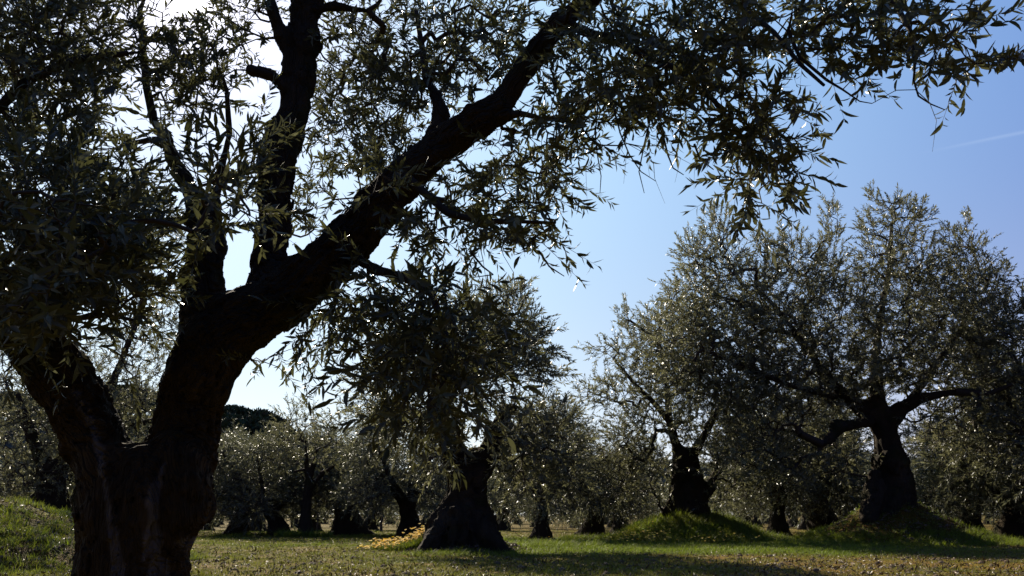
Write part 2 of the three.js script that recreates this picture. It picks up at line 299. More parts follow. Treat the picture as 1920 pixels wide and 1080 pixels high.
// ------------------------------------------------------------------ branches that grow towards where the foliage is, and sprays of leaves
function chain(list, tagName, out, s0 = 0) {                        // list of [Vector3, radius]
  let s = s0; for (let i = 0; i + 1 < list.length; i++) { const b = { a: list[i][0], b: list[i + 1][0], ra: list[i][1], rb: list[i + 1][1], tag: tagName, s }; out.push(b); s += b.a.distanceTo(b.b); }
}
function growBranches(bones, points, step, R, wander) {
  const X = [], Y = [], Z = [], par = [], path = [], rad = [];
  const node = (x, y, z, p, r) => { X.push(x); Y.push(y); Z.push(z); par.push(p); path.push(p < 0 ? 0 : path[p] + Math.hypot(x - X[p], y - Y[p], z - Z[p])); rad.push(r); return X.length - 1; };
  for (const b of bones) if (b.seed !== false) { const n = Math.max(1, Math.ceil(b.a.distanceTo(b.b) / step)); for (let i = 0; i <= n; i++) { const t = i / n; const k = node(b.a.x + (b.b.x - b.a.x) * t, b.a.y + (b.b.y - b.a.y) * t, b.a.z + (b.b.z - b.a.z) * t, -1, b.ra + (b.rb - b.ra) * t); path[k] = b.s + t * b.a.distanceTo(b.b); } }
  const seeds = X.length, n = points.length, best = new Int32Array(n).fill(-1), cost = new Float64Array(n).fill(1e9), done = new Uint8Array(n);
  const offer = (from, to) => { for (let i = 0; i < n; i++) if (!done[i]) { const p = points[i].p; for (let k = from; k < to; k++) { const dx = p.x - X[k], dy = p.y - Y[k], dz = p.z - Z[k], c = Math.sqrt(dx * dx + dy * dy + dz * dz) + 0.22 * path[k]; if (c < cost[i]) { cost[i] = c; best[i] = k; } } } };
  offer(0, seeds);
  const tips = [];
  for (let round = 0; round < n; round++) {
    let m = -1, mc = 1e9; for (let i = 0; i < n; i++) if (!done[i]) { const p = points[i].p, k = best[i], d = cost[i] - 0.22 * path[k]; if (d < mc) { mc = d; m = i; } }
    done[m] = 1;
    const p = points[m].p, k = best[m], d = Math.hypot(p.x - X[k], p.y - Y[k], p.z - Z[k]), c = Math.max(1, Math.round(d / step)), from = X.length, w = wander * d;
    const ox = (R() - 0.5) * w, oy = (R() - 0.5) * w + 0.1 * d * (p.y > Y[k] ? -1 : 1), oz = (R() - 0.5) * w; let last = k; const sx = X[k], sy = Y[k], sz = Z[k];
    for (let i = 1; i <= c; i++) { const t = i / c, a = Math.sin(Math.PI * t) * 0.6; last = node(sx + (p.x - sx) * t + ox * a, sy + (p.y - sy) * t + oy * a, sz + (p.z - sz) * t + oz * a, last, 0); }
    tips.push([m, last]); offer(from, X.length);
  }
  const load = new Float32Array(X.length); for (const [, k] of tips) load[k] += 1;
  for (let k = X.length - 1; k >= seeds; k--) if (par[k] >= 0) load[par[k]] += load[k];
  return { X, Y, Z, par, load, seeds, tips, rad };
}
const tmp = [V(0, 0, 0), V(0, 0, 0), V(0, 0, 0), V(0, 0, 0)];
function spray(p, dir, L, put, twigs, R, tint) {
  // put: leaf parameters; the twig bends down (or up) over its length
  const bend = V((R() - 0.5) * 0.5, -L.droop * (0.5 + R()), (R() - 0.5) * 0.5), n = Math.max(2, Math.round(L.pairs * (0.7 + 0.6 * R()))), len = L.twig * (0.7 + 0.6 * R());
  const point = (t, o) => o.set(p.x + len * (dir.x * t + bend.x * t * t * 0.5), p.y + len * (dir.y * t + bend.y * t * t * 0.5), p.z + len * (dir.z * t + bend.z * t * t * 0.5));
  const tangent = (t, o) => o.set(dir.x + bend.x * t, dir.y + bend.y * t, dir.z + bend.z * t).normalize();
  const segs = L.twigSegs, a = V(0, 0, 0), b = V(0, 0, 0); point(0, a);
  for (let i = 1; i <= segs; i++) { point(i / segs, b); twigs.tube(a, b, L.twigR * (1 - 0.75 * (i - 1) / segs), L.twigR * (1 - 0.75 * i / segs), 3, L.twigCol); a.copy(b); }
  const T = V(0, 0, 0), u = V(0, 0, 0), w = V(0, 0, 0), at_ = V(0, 0, 0), turn0 = R() * 6.28;
  for (let i = 0; i < n; i++) {
    const t = L.bare + (1 - L.bare) * (i + 0.6) / n; tangent(t, T); point(t, at_);
    u.crossVectors(T, Math.abs(T.y) > 0.92 ? V(1, 0, 0) : V(0, 1, 0)).normalize(); w.crossVectors(T, u);
    for (let s = 0; s < 2; s++) {
      if (R() < L.miss) continue;
      const f = turn0 + i * 1.5708 + s * 3.1416 + (R() - 0.5) * 1.5, ang = (i === n - 1 ? 0.4 : 0.72) + (R() - 0.5) * 0.95, c = Math.cos(f), q = Math.sin(f), ca = Math.cos(ang), sa = Math.sin(ang);
      const ey = tmp[0].set(T.x * ca + (u.x * c + w.x * q) * sa, T.y * ca + (u.y * c + w.y * q) * sa - L.fall, T.z * ca + (u.z * c + w.z * q) * sa).normalize();
      const ez = tmp[1].copy(T).addScaledVector(ey, -T.dot(ey)); ez.x += (R() - 0.5) * 0.8; ez.y += (R() - 0.5) * 0.8; ez.z += (R() - 0.5) * 0.8; ez.addScaledVector(ey, -ez.dot(ey)).normalize();
      const ex = tmp[2].crossVectors(ey, ez), size = L.len * (0.55 + 0.8 * R()) * (i < 2 ? 0.85 : 1), v = 0.7 + 0.5 * R(), k = R() < 0.18 ? 1.6 : 0.8 * R();
      put(ex, ey, ez, size * L.wide * (0.8 + 0.4 * R()), size, at_, [(tint[0] + 0.045 * k) * v, (tint[1] + 0.045 * k) * v, (tint[2] + 0.028 * k) * v], R);
    }
  }
}
const LEAVES = {
  hero: { len: 0.047, wide: 0.24, pairs: 11, twig: 0.19, twigR: 0.0016, twigSegs: 3, twigCol: [0.08, 0.07, 0.045], bare: 0.06, miss: 0.1, droop: 0.12, fall: 0.0, tpl: LEAF_BULK },
  mid: { len: 0.078, wide: 0.27, pairs: 14, twig: 0.36, twigR: 0.0024, twigSegs: 1, twigCol: [0.08, 0.07, 0.05], bare: 0.05, miss: 0.08, droop: 0.25, fall: 0.03, tpl: LEAF_MID },
  far: { len: 0.1, wide: 0.25, pairs: 12, twig: 0.42, twigR: 0.004, twigSegs: 1, twigCol: [0.1, 0.09, 0.07], bare: 0.05, miss: 0.08, droop: 0.3, fall: 0.05, tpl: LEAF_FAR },
};
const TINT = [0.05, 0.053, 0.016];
// spec: { name, label, group, base, bones, blobs: [{ n, pick(R) -> { p, c }, leaf overrides }], leaf, seed, cell, look, tip, colour, keep }
function buildOlive(spec) {
  const R = rng(spec.seed), tree = new THREE.Group(), leafBuf = new Mesher(60000), twigBuf = new Mesher(20000), L0 = spec.leaf; tree.name = numbered('olive_tree'); tree.position.copy(spec.base);
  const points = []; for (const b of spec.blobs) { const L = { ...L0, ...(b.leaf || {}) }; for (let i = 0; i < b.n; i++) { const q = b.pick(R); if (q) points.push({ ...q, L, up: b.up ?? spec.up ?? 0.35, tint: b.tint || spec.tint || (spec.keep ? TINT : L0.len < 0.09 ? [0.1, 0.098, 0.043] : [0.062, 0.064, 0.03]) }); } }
  const net = growBranches(spec.bones, points, spec.step, R, 0.5), tip = spec.tip, rOf = (k) => k < net.seeds ? net.rad[k] : tip * Math.max(1, net.load[k]) ** 0.43;
  const pos = (k, o) => o.set(net.X[k], net.Y[k], net.Z[k]), a = V(0, 0, 0), b = V(0, 0, 0);
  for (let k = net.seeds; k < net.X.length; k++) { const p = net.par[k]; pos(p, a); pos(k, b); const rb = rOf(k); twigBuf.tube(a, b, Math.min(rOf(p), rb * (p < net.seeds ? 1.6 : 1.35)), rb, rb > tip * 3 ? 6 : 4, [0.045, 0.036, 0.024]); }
  const kept = [], put = (tpl) => (ex, ey, ez, w, l, o, col, R) => { if (spec.skip && spec.skip(o)) return; let t = tpl[Math.floor(R() * tpl.length)]; if (spec.keep && l / -o.z < 0.0165) t = LEAF_SMALL[Math.floor(R() * 3)]; if (spec.keep && spec.keep(o, l)) { t = LEAF_NEAR[Math.floor(R() * 3)]; kept.push({ t, ex: ex.clone(), ey: ey.clone(), ez: ez.clone(), w, l, o: o.clone(), col }); } else leafBuf.add(t, ex, ey, ez, w, l, l, o, col); };
  const dir = V(0, 0, 0);
  for (const [m, k] of net.tips) {
    const q = points[m], p = net.par[k] < 0 ? k : net.par[k]; pos(k, b); pos(p, a);
    dir.copy(b).sub(a).normalize().multiplyScalar(0.5).addScaledVector(tmp[3].copy(q.p).sub(q.c).multiplyScalar(1 / (q.s || 1)), 0.8); dir.x += (R() - 0.5) * 0.9; dir.y += (R() - 0.5) * 0.9 + q.up; dir.z += (R() - 0.5) * 0.9; dir.normalize();
    if (q.L.pairs > 0) spray(b.clone(), dir.clone(), q.L, put(q.L.tpl), twigBuf, R, q.tint);
    else { const e = b.clone().addScaledVector(dir, q.L.twig), f = e.clone().add(V((R() - 0.5) * 0.1, -0.06 - 0.06 * R(), (R() - 0.5) * 0.1)); twigBuf.tube(b, e, q.L.twigR, q.L.twigR * 0.8, 4, q.L.twigCol); twigBuf.tube(e, f, q.L.twigR * 0.8, q.L.twigR * 0.4, 3, q.L.twigCol); }
  }
  const thin = (x) => Math.max(x.ra, x.rb) < spec.cell * 1.9;
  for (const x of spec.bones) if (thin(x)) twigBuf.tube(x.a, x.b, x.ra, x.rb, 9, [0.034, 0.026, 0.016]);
  for (const [t, g] of woodMesh(spec.bones.filter((x) => !thin(x)), spec.cell, spec.look, spec.colour || barkColour)(spec.base)) { const o = new THREE.Mesh(g, M.bark); o.name = t; tree.add(o); }
  if (kept.length) {                                                // the leaves that show largest stand by themselves, the rest are one mass
    kept.sort((x, y) => y.l / -y.o.z - x.l / -x.o.z);
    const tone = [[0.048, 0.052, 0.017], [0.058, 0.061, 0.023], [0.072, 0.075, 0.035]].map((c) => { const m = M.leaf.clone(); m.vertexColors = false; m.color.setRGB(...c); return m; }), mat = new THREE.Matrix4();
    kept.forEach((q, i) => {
      if (i >= 300) return leafBuf.add(q.t, q.ex, q.ey, q.ez, q.w, q.l, q.l, q.o, q.col);
      const o = new THREE.Mesh(q.t.g, tone[i % 3]); o.name = numbered('leaf');
      mat.makeBasis(q.ex, q.ey, q.ez).scale(V(q.w, q.l, q.l)).setPosition(q.o.x - spec.base.x, q.o.y - spec.base.y, q.o.z - spec.base.z); mat.decompose(o.position, o.quaternion, o.scale); tree.add(o);
    });
  }
  const crown = new THREE.Mesh(leafBuf.geometry(spec.base), spec.keep ? M.leaf : M.leafFar); crown.name = spec.keep ? 'foliage' : 'crown'; if (spec.keep) crown.userData.kind = 'stuff'; tree.add(crown);
  const tw = new THREE.Mesh(twigBuf.geometry(spec.base), M.twig); tw.name = 'twig'; tw.userData.kind = 'stuff'; crown.add(tw);
  tag(tree, spec.label, 'olive tree', spec.group); scene.add(shade(tree));
  if (spec.verbose) console.log(tree.name, 'leaf triangles', leafBuf.ni / 3, 'twig', twigBuf.ni / 3, 'sprays', points.length);
  return tree;
}
// pixel-measured limbs and foliage masses: [X, Y, radius in px, metres ahead]
const limb = (tagName, list, out, d0, s0 = 0, extra) => { const from = out.length; chain(list.map(([X, Y, r, d = d0]) => [at(X, Y, d), metres(r, Y, d)]), tagName, out, s0); if (extra) for (let i = from; i < out.length; i++) Object.assign(out[i], extra); };
const mass = (X, Y, rx, ry, d, dr, density, extra = {}) => {
  const c = at(X, Y, d), s = metres(Math.max(rx, ry), Y, d);
  return { n: Math.max(1, Math.round(density * Math.PI * rx * ry / 1000)), ...extra, pick: (R) => { let u, v, w, l; do { u = R() * 2 - 1; v = R() * 2 - 1; w = R() * 2 - 1; l = u * u + v * v + w * w; } while (l > 1); const x = X + u * rx, y = Y + v * ry; if (extra.gaps && extra.gaps.some((g) => Math.hypot(x - g[0], y - g[1]) < g[2])) return null; return { p: at(x, y, d + w * dr), c, s }; } };
};

// ------------------------------------------------------------------ the near olive tree
{
  const D = 3.2, B = [];
  limb('trunk', [[262, 1250, 150, 3.25], [250, 1120, 108, 3.22], [252, 1040, 100], [262, 965, 112], [268, 930, 110]], B, D);
  limb('trunk', [[334, 850, 44, 3.15], [340, 880, 52, 3.13], [344, 910, 54, 3.12], [344, 955, 50, 3.12], [326, 1000, 36, 3.12]], B, D, 0.2);
  limb('trunk', [[200, 950, 60, 3.15], [196, 880, 58, 3.15], [180, 830, 54, 3.15]], B, D, 0.3);
  limb('trunk', [[300, 930, 92, 3.22], [325, 860, 72, 3.25], [338, 810, 62, 3.25], [352, 760, 58, 3.25]], B, D, 0.4);
  limb('trunk', [[205, 868, 42, 3.2], [240, 860, 38, 3.2], [275, 860, 38, 3.2], [318, 858, 44, 3.2]], B, D, 0.3);
  limb('limb', [[184, 850, 58], [142, 765, 56, 3.15], [100, 690, 54, 3.1], [55, 630, 46, 3.05], [5, 560, 40, 3], [-50, 480, 36, 2.95], [-100, 380, 32, 2.9], [-130, 250, 26, 2.9]], B, D, 0.5);
  limb('limb', [[125, 840, 30, 3.15], [108, 826, 10, 3.15]], B, D, 0.6);
  limb('limb_001', [[352, 760, 62, 3.25], [372, 700, 64], [400, 650, 66], [450, 605, 62], [520, 570, 57], [585, 520, 54, 3.18], [650, 450, 51, 3.15], [705, 390, 47, 3.1], [745, 345, 42, 3.08], [800, 295, 36, 3.05], [850, 255, 34, 3.02], [895, 225, 36, 3], [925, 208, 32, 3]], B, D, 0.75);
  limb('limb_001', [[925, 210, 26, 3], [962, 160, 23, 2.98], [1010, 90, 24, 2.95], [1050, 42, 25, 2.92], [1110, -5, 20, 2.88], [1180, -60, 15, 2.8], [1260, -100, 11, 2.7]], B, D, 2);
  limb('limb_001', [[925, 212, 16, 3], [955, 216, 9, 2.97], [975, 213, 6, 2.95]], B, D, 2);
  limb('limb_002', [[378, 690, 40, 3.28], [382, 620, 38, 3.3], [384, 540, 38, 3.32], [386, 460, 39, 3.34], [382, 410, 36, 3.35], [365, 375, 25, 3.36], [343, 335, 16, 3.37], [322, 295, 12, 3.38], [312, 262, 10, 3.39], [288, 225, 8, 3.4], [275, 165, 7, 3.4], [268, 90, 6, 3.4], [262, 20, 5, 3.4]], B, D, 1);
  limb('limb_002', [[312, 262, 7, 3.38], [285, 262, 6, 3.36], [250, 268, 4, 3.34]], B, D, 1.6);
  limb('limb_002', [[360, 405, 10, 3.33], [325, 413, 8, 3.3], [295, 425, 6, 3.26]], B, D, 1.6);
  limb('limb_002', [[395, 440, 22, 3.36], [400, 390, 14, 3.4], [412, 330, 9, 3.45], [430, 250, 6, 3.5], [425, 170, 4, 3.5]], B, D, 1.6);
  limb('limb_003', [[500, 590, 40, 3.24], [508, 520, 36, 3.26], [512, 440, 37, 3.28], [512, 370, 38, 3.3], [515, 310, 39, 3.32], [530, 260, 38, 3.34], [550, 210, 28, 3.36], [558, 150, 33, 3.38], [566, 80, 34, 3.4], [572, 10, 32, 3.42], [580, -80, 28, 3.45], [600, -200, 22, 3.5]], B, D, 1.2);
  limb('limb_003', [[545, 170, 14, 3.35], [505, 140, 12, 3.3], [472, 132, 11, 3.26]], B, D, 1.9);
  limb('limb_003', [[548, 110, 14, 3.38], [528, 70, 12, 3.36], [512, 20, 11, 3.34], [498, -60, 9, 3.3]], B, D, 1.9);
  limb('limb_003', [[580, 20, 14, 3.4], [625, 12, 9, 3.38], [690, 20, 5, 3.4]], B, D, 2.1);
  limb('limb_001', [[790, 300, 18, 3.06], [812, 255, 17, 3.08], [826, 215, 15, 3.1], [818, 180, 11, 3.14], [800, 150, 8, 3.2], [792, 95, 6, 3.25], [780, 20, 4, 3.3]], B, D, 1.9);
  limb('limb_001', [[660, 480, 12, 3.1], [705, 505, 10, 3], [760, 520, 9, 2.9], [810, 550, 8, 2.8], [830, 610, 6, 2.72]], B, D, 1.9);
  // thinner boughs: seeds for the twigs, drawn as tapering rods in the twig mesh
  limb('limb_001', [[1060, 45, 12, 2.9], [1130, 70, 10, 2.85], [1200, 100, 8, 2.8], [1270, 130, 6, 2.75], [1340, 190, 5, 2.7], [1390, 260, 3, 2.65]], B, D, 2.2);
  limb('limb_001', [[1180, -60, 10, 2.8], [1300, -40, 9, 2.7], [1400, 20, 7, 2.6], [1450, 60, 5, 2.5], [1500, 120, 4, 2.4], [1545, 160, 3, 2.35]], B, D, 2.5);
  limb('limb_001', [[1300, -40, 8, 2.7], [1450, -70, 8, 2.55], [1600, -40, 7, 2.4], [1680, 10, 6, 2.35], [1708, 60, 4, 2.3], [1716, 120, 3, 2.28]], B, D, 2.8);
  limb('limb_001', [[760, 330, 9, 3], [840, 400, 7, 2.95], [900, 415, 6, 2.9], [960, 415, 4, 2.9], [1040, 418, 3, 2.9]], B, D, 2);
  limb('limb', [[-20, 520, 14, 2.9], [60, 440, 10, 2.7], [140, 400, 7, 2.6], [210, 380, 5, 2.55]], B, D, 1.5);
  limb('limb', [[-110, 350, 14, 2.9], [-40, 240, 11, 2.9], [50, 150, 9, 2.95], [150, 110, 7, 3], [240, 100, 5, 3]], B, D, 1.8);
  limb('limb', [[60, 630, 9, 3], [120, 600, 6, 2.8], [200, 590, 5, 2.7], [250, 600, 3, 2.65]], B, D, 1.2);

  const bare = { seed: false };
  limb('limb_001', [[1716, 118, 2.4, 2.28], [1713, 150, 2, 2.28], [1722, 180, 1.7, 2.27], [1745, 195, 1.4, 2.26], [1772, 206, 0.9, 2.25]], B, D, 3, bare);
  limb('limb_001', [[1478, 60, 4, 2.45], [1500, 108, 3.4, 2.42], [1550, 150, 2.8, 2.4], [1580, 168, 2, 2.38], [1612, 190, 1.2, 2.37], [1635, 194, 0.8, 2.36]], B, D, 3);
  limb('limb_001', [[1110, 130, 2, 2.8], [1121, 200, 1.6, 2.8], [1116, 250, 1.4, 2.79], [1120, 290, 1.2, 2.8], [1127, 330, 0.9, 2.8], [1125, 362, 0.6, 2.8]], B, D, 3, bare);
  limb('limb_001', [[1150, 200, 1.9, 2.8], [1163, 250, 1.5, 2.79], [1180, 290, 1.3, 2.78], [1202, 322, 1, 2.78], [1230, 340, 0.6, 2.78]], B, D, 3, bare);
  limb('limb_001', [[1225, 180, 2, 2.8], [1219, 225, 1.7, 2.79], [1208, 270, 1.4, 2.78], [1198, 322, 1, 2.78], [1208, 362, 0.6, 2.78]], B, D, 3, bare);
  limb('limb_001', [[1240, 240, 2.2, 2.75], [1252, 290, 1.7, 2.75], [1262, 315, 1.3, 2.75], [1282, 328, 0.8, 2.75]], B, D, 3, bare);
  limb('limb_001', [[1302, 270, 2.2, 2.7], [1312, 298, 1.7, 2.7], [1338, 318, 1, 2.7]], B, D, 3, bare);
  limb('limb_001', [[880, 470, 2.4, 3], [905, 500, 1.8, 3], [925, 515, 1.2, 3], [888, 520, 0.8, 3]], B, D, 3, bare);
  limb('limb_001', [[1010, 470, 2, 2.95], [1030, 500, 1.5, 2.95], [1058, 518, 0.8, 2.95]], B, D, 3, bare);
  const H = LEAVES.hero, sunGap = { gaps: [[352, 4, 44], [300, 310, 50], [205, 208, 38], [260, 222, 34], [448, 245, 46], [300, 350, 30]] }, hang = { up: -0.12, leaf: { droop: 0.32, fall: 0.05 } }, blobs = [];
  const put = (dens, list, dr, extra) => { for (const [X, Y, rx, ry, d, k = 1] of list) blobs.push(mass(X, Y, rx, ry, d, dr, dens * k * (extra?.leaf?.pairs === 0 || Y < -50 ? 1 : 1.9), extra)); };
  // left side of the crown
  put(1.85, [[40, 60, 150, 110, 3.1], [130, 40, 110, 70, 3.2, 0.8], [60, 180, 130, 80, 3.1], [170, 140, 90, 60, 3.3, 0.7], [50, 300, 120, 80, 2.9], [60, 400, 130, 90, 2.7, 0.8], [190, 420, 120, 80, 2.9], [60, 510, 120, 90, 2.7], [190, 520, 110, 80, 2.8], [270, 500, 60, 80, 3.1, 0.8], [110, 600, 100, 36, 2.7, 0.7], [60, 570, 80, 60, 2.6]], 0.45, sunGap);
  put(1.6, [[290, 60, 80, 70, 3.3, 0.8], [370, 110, 80, 60, 3.4], [370, 170, 80, 45, 3.4, 1.1], [330, 220, 60, 30, 3.4, 0.6], [440, 60, 70, 70, 3.5, 0.8], [450, 20, 70, 40, 3.4, 0.8], [230, 330, 60, 40, 3.1, 0.9], [200, 270, 60, 30, 3.2, 0.7]], 0.35, sunGap);
  // a spray in front of the limbs
  put(0.85, [[400, 350, 70, 45, 2.3], [450, 400, 55, 40, 2.25], [430, 330, 55, 35, 2.5], [490, 300, 40, 60, 2.7, 0.8], [380, 420, 40, 30, 2.2, 0.8]], 0.15);
  put(0.5, [[60, 380, 120, 70, 2.1], [150, 460, 90, 60, 2.2], [60, 560, 70, 40, 2.1], [300, 250, 30, 20, 2.6]], 0.2);
  put(0.5, [[715, 345, 30, 30, 2.5, 2]], 0.1);
  // between the limbs, seen from below
  put(1.6, [[650, 60, 90, 80, 3.8], [680, 150, 80, 80, 3.9], [640, 240, 70, 80, 4.0], [700, 250, 80, 60, 3.9], [760, 100, 90, 90, 3.7], [770, 190, 80, 60, 3.6], [870, 60, 90, 80, 3.5], [880, 140, 80, 60, 3.4], [960, 60, 60, 60, 3.3], [640, 330, 60, 50, 4.1], [600, 400, 50, 50, 4.0, 0.8], [740, 320, 60, 40, 3.5]], 0.6);
  // under and beyond the great limb
  put(1.45, [[1000, 270, 80, 50, 3.1], [1060, 220, 70, 55, 2.9, 1.3], [980, 340, 90, 45, 3.2], [900, 360, 80, 40, 3.3], [860, 420, 80, 35, 3.1], [980, 420, 80, 30, 3.0], [820, 370, 50, 40, 3.3], [1040, 380, 40, 40, 3.1, 0.7], [770, 420, 50, 50, 3.2], [980, 450, 50, 25, 3.0, 0.6]], 0.4, { up: 0 });
  put(1.25, [[1110, 110, 80, 70, 2.9], [1190, 60, 90, 60, 2.9], [1170, 150, 90, 60, 2.8], [1270, 100, 90, 70, 2.75], [1250, 190, 80, 45, 2.75], [1340, 60, 80, 60, 2.7], [1370, 130, 70, 60, 2.65], [1420, 40, 70, 50, 2.6], [1100, 30, 80, 40, 3.1]], 0.4, { up: 0 });
  put(1.2, [[1400, 200, 70, 45, 2.6], [1450, 215, 60, 40, 2.55], [1400, 265, 60, 40, 2.6], [1440, 290, 50, 30, 2.5], [1420, 330, 55, 30, 2.5], [1410, 375, 30, 22, 2.5], [1480, 350, 35, 18, 2.5, 0.7]], 0.2, hang);
  put(1.0, [[1500, 30, 60, 40, 2.5], [1540, 60, 60, 40, 2.4], [1560, 110, 40, 30, 2.4, 0.8], [1600, 40, 60, 40, 2.4], [1620, 110, 40, 25, 2.3], [1670, 60, 55, 45, 2.3], [1740, 40, 55, 40, 2.3], [1720, 110, 45, 25, 2.25], [1790, 70, 45, 35, 2.2], [1800, 125, 40, 25, 2.2], [1835, 40, 30, 25, 2.2, 0.8], [1880, 116, 22, 10, 2.2, 1.5]], 0.2, { up: 0.12 });
  // the bunch that hangs in the middle
  put(1.4, [[760, 550, 70, 40, 2.75], [840, 570, 50, 35, 2.7], [830, 620, 85, 50, 2.65], [770, 650, 70, 60, 2.7], [850, 680, 80, 50, 2.6], [780, 720, 70, 50, 2.6], [830, 740, 60, 35, 2.5, 0.8], [790, 765, 40, 25, 2.45, 0.5]], 0.25, hang);
  put(0.6, [[720, 700, 45, 30, 2.6]], 0.15, { up: 0.1, leaf: { droop: 0.3 } });
  put(1.2, [[660, 560, 60, 40, 3.2], [620, 590, 50, 35, 3.2], [680, 620, 60, 40, 3.1], [600, 620, 40, 30, 3.3, 0.7], [550, 640, 50, 25, 3.3, 0.6], [505, 680, 40, 18, 3.3, 0.6], [700, 540, 50, 40, 3.0], [700, 660, 40, 25, 3.0, 0.7], [640, 530, 40, 25, 3.3]], 0.3, hang);
  // drooping tips low on the left limb and bare hanging twigs
  put(1.0, [[130, 655, 50, 14, 2.6, 0.5], [235, 700, 10, 18, 2.6, 0.8]], 0.2, hang);
  put(0.7, [[1180, 270, 70, 25, 2.8], [1240, 300, 40, 20, 2.75], [900, 480, 60, 15, 3.0], [960, 500, 40, 12, 3.0], [1540, 180, 30, 14, 2.35], [1740, 180, 15, 14, 2.28]], 0.2, { up: -0.7, leaf: { pairs: 0, twig: 0.12, twigR: 0.0011, twigCol: [0.12, 0.1, 0.07] } });
  // the part of the crown above the frame
  put(0.5, [[100, -120, 250, 110, 3.2], [450, -140, 250, 110, 3.5], [800, -130, 250, 110, 3.4], [1150, -120, 220, 90, 3.0], [1500, -100, 200, 70, 2.6]], 0.7, sunGap);
  put(0.4, [[100, -420, 300, 180, 3.4], [600, -460, 350, 200, 3.5], [1100, -380, 300, 150, 3.1]], 1.0);

  const line = (pts) => pts.map(([X, Y, r]) => [at(X, Y, 3.0), metres(r, Y, 3.0)]);
  const scars = [line([[128, 730, 5], [160, 800, 7], [192, 900, 8], [206, 945, 6], [212, 1010, 9], [216, 1060, 15], [220, 1130, 18]]), line([[300, 870, 4], [288, 920, 10], [280, 980, 10], [275, 1080, 14]]), line([[325, 1022, 14], [326, 1090, 18]])];
  const colour = (x, y, z, f) => {
    const c = barkColour(x, y, z, f); if (z < -3.25 || y > 1.1) return c;
    let k = 0; for (const s of scars) for (let i = 0; i + 1 < s.length; i++) { const [a, ra] = s[i], [b, rb] = s[i + 1], dx = b.x - a.x, dy = b.y - a.y, t = Math.max(0, Math.min(1, ((x - a.x) * dx + (y - a.y) * dy) / (dx * dx + dy * dy))), d = Math.hypot(x - a.x - dx * t, y - a.y - dy * t) / (ra + (rb - ra) * t); k = Math.max(k, 0.75 * smooth(1.1, 0.7, d + 0.9 * N3(x * 45, y * 11, z * 45))); }
    const g = 0.8 + 0.35 * N3(x * 70, y * 6, z * 70); return [c[0] + (0.13 * g - c[0]) * k, c[1] + (0.118 * g - c[1]) * k, c[2] + (0.1 * g - c[2]) * k];
  };
  const eyeOk = (o) => { const y = o.y - EYE, zc = y * SP - o.z * CP, X = 960 + F * o.x / zc, Y = 540 - F * (y * CP + o.z * SP) / zc; return zc > 0.3 && X > 0 && X < 1920 && Y > 0 && Y < 1000; };
  buildOlive({ label: 'large dark olive tree in the near left with forked trunk and boughs across the sky', base: V(at(262, 1200, 3.2).x, 0, -3.2), bones: B, blobs, leaf: H, seed: 11, skip: (o) => { const y = o.y - EYE, zc = y * SP - o.z * CP; return Math.hypot(960 + F * o.x / zc - 352, 540 - F * (y * CP + o.z * SP) / zc - 2) < 30; }, cell: 0.0108, look: { amp: 0.016, lobe: 0.028, size: 0.03 }, step: 0.06, tip: 0.0014, up: 0.3, colour, keep: (o, l) => l / -o.z > 0.02 && eyeOk(o), verbose: true });
}

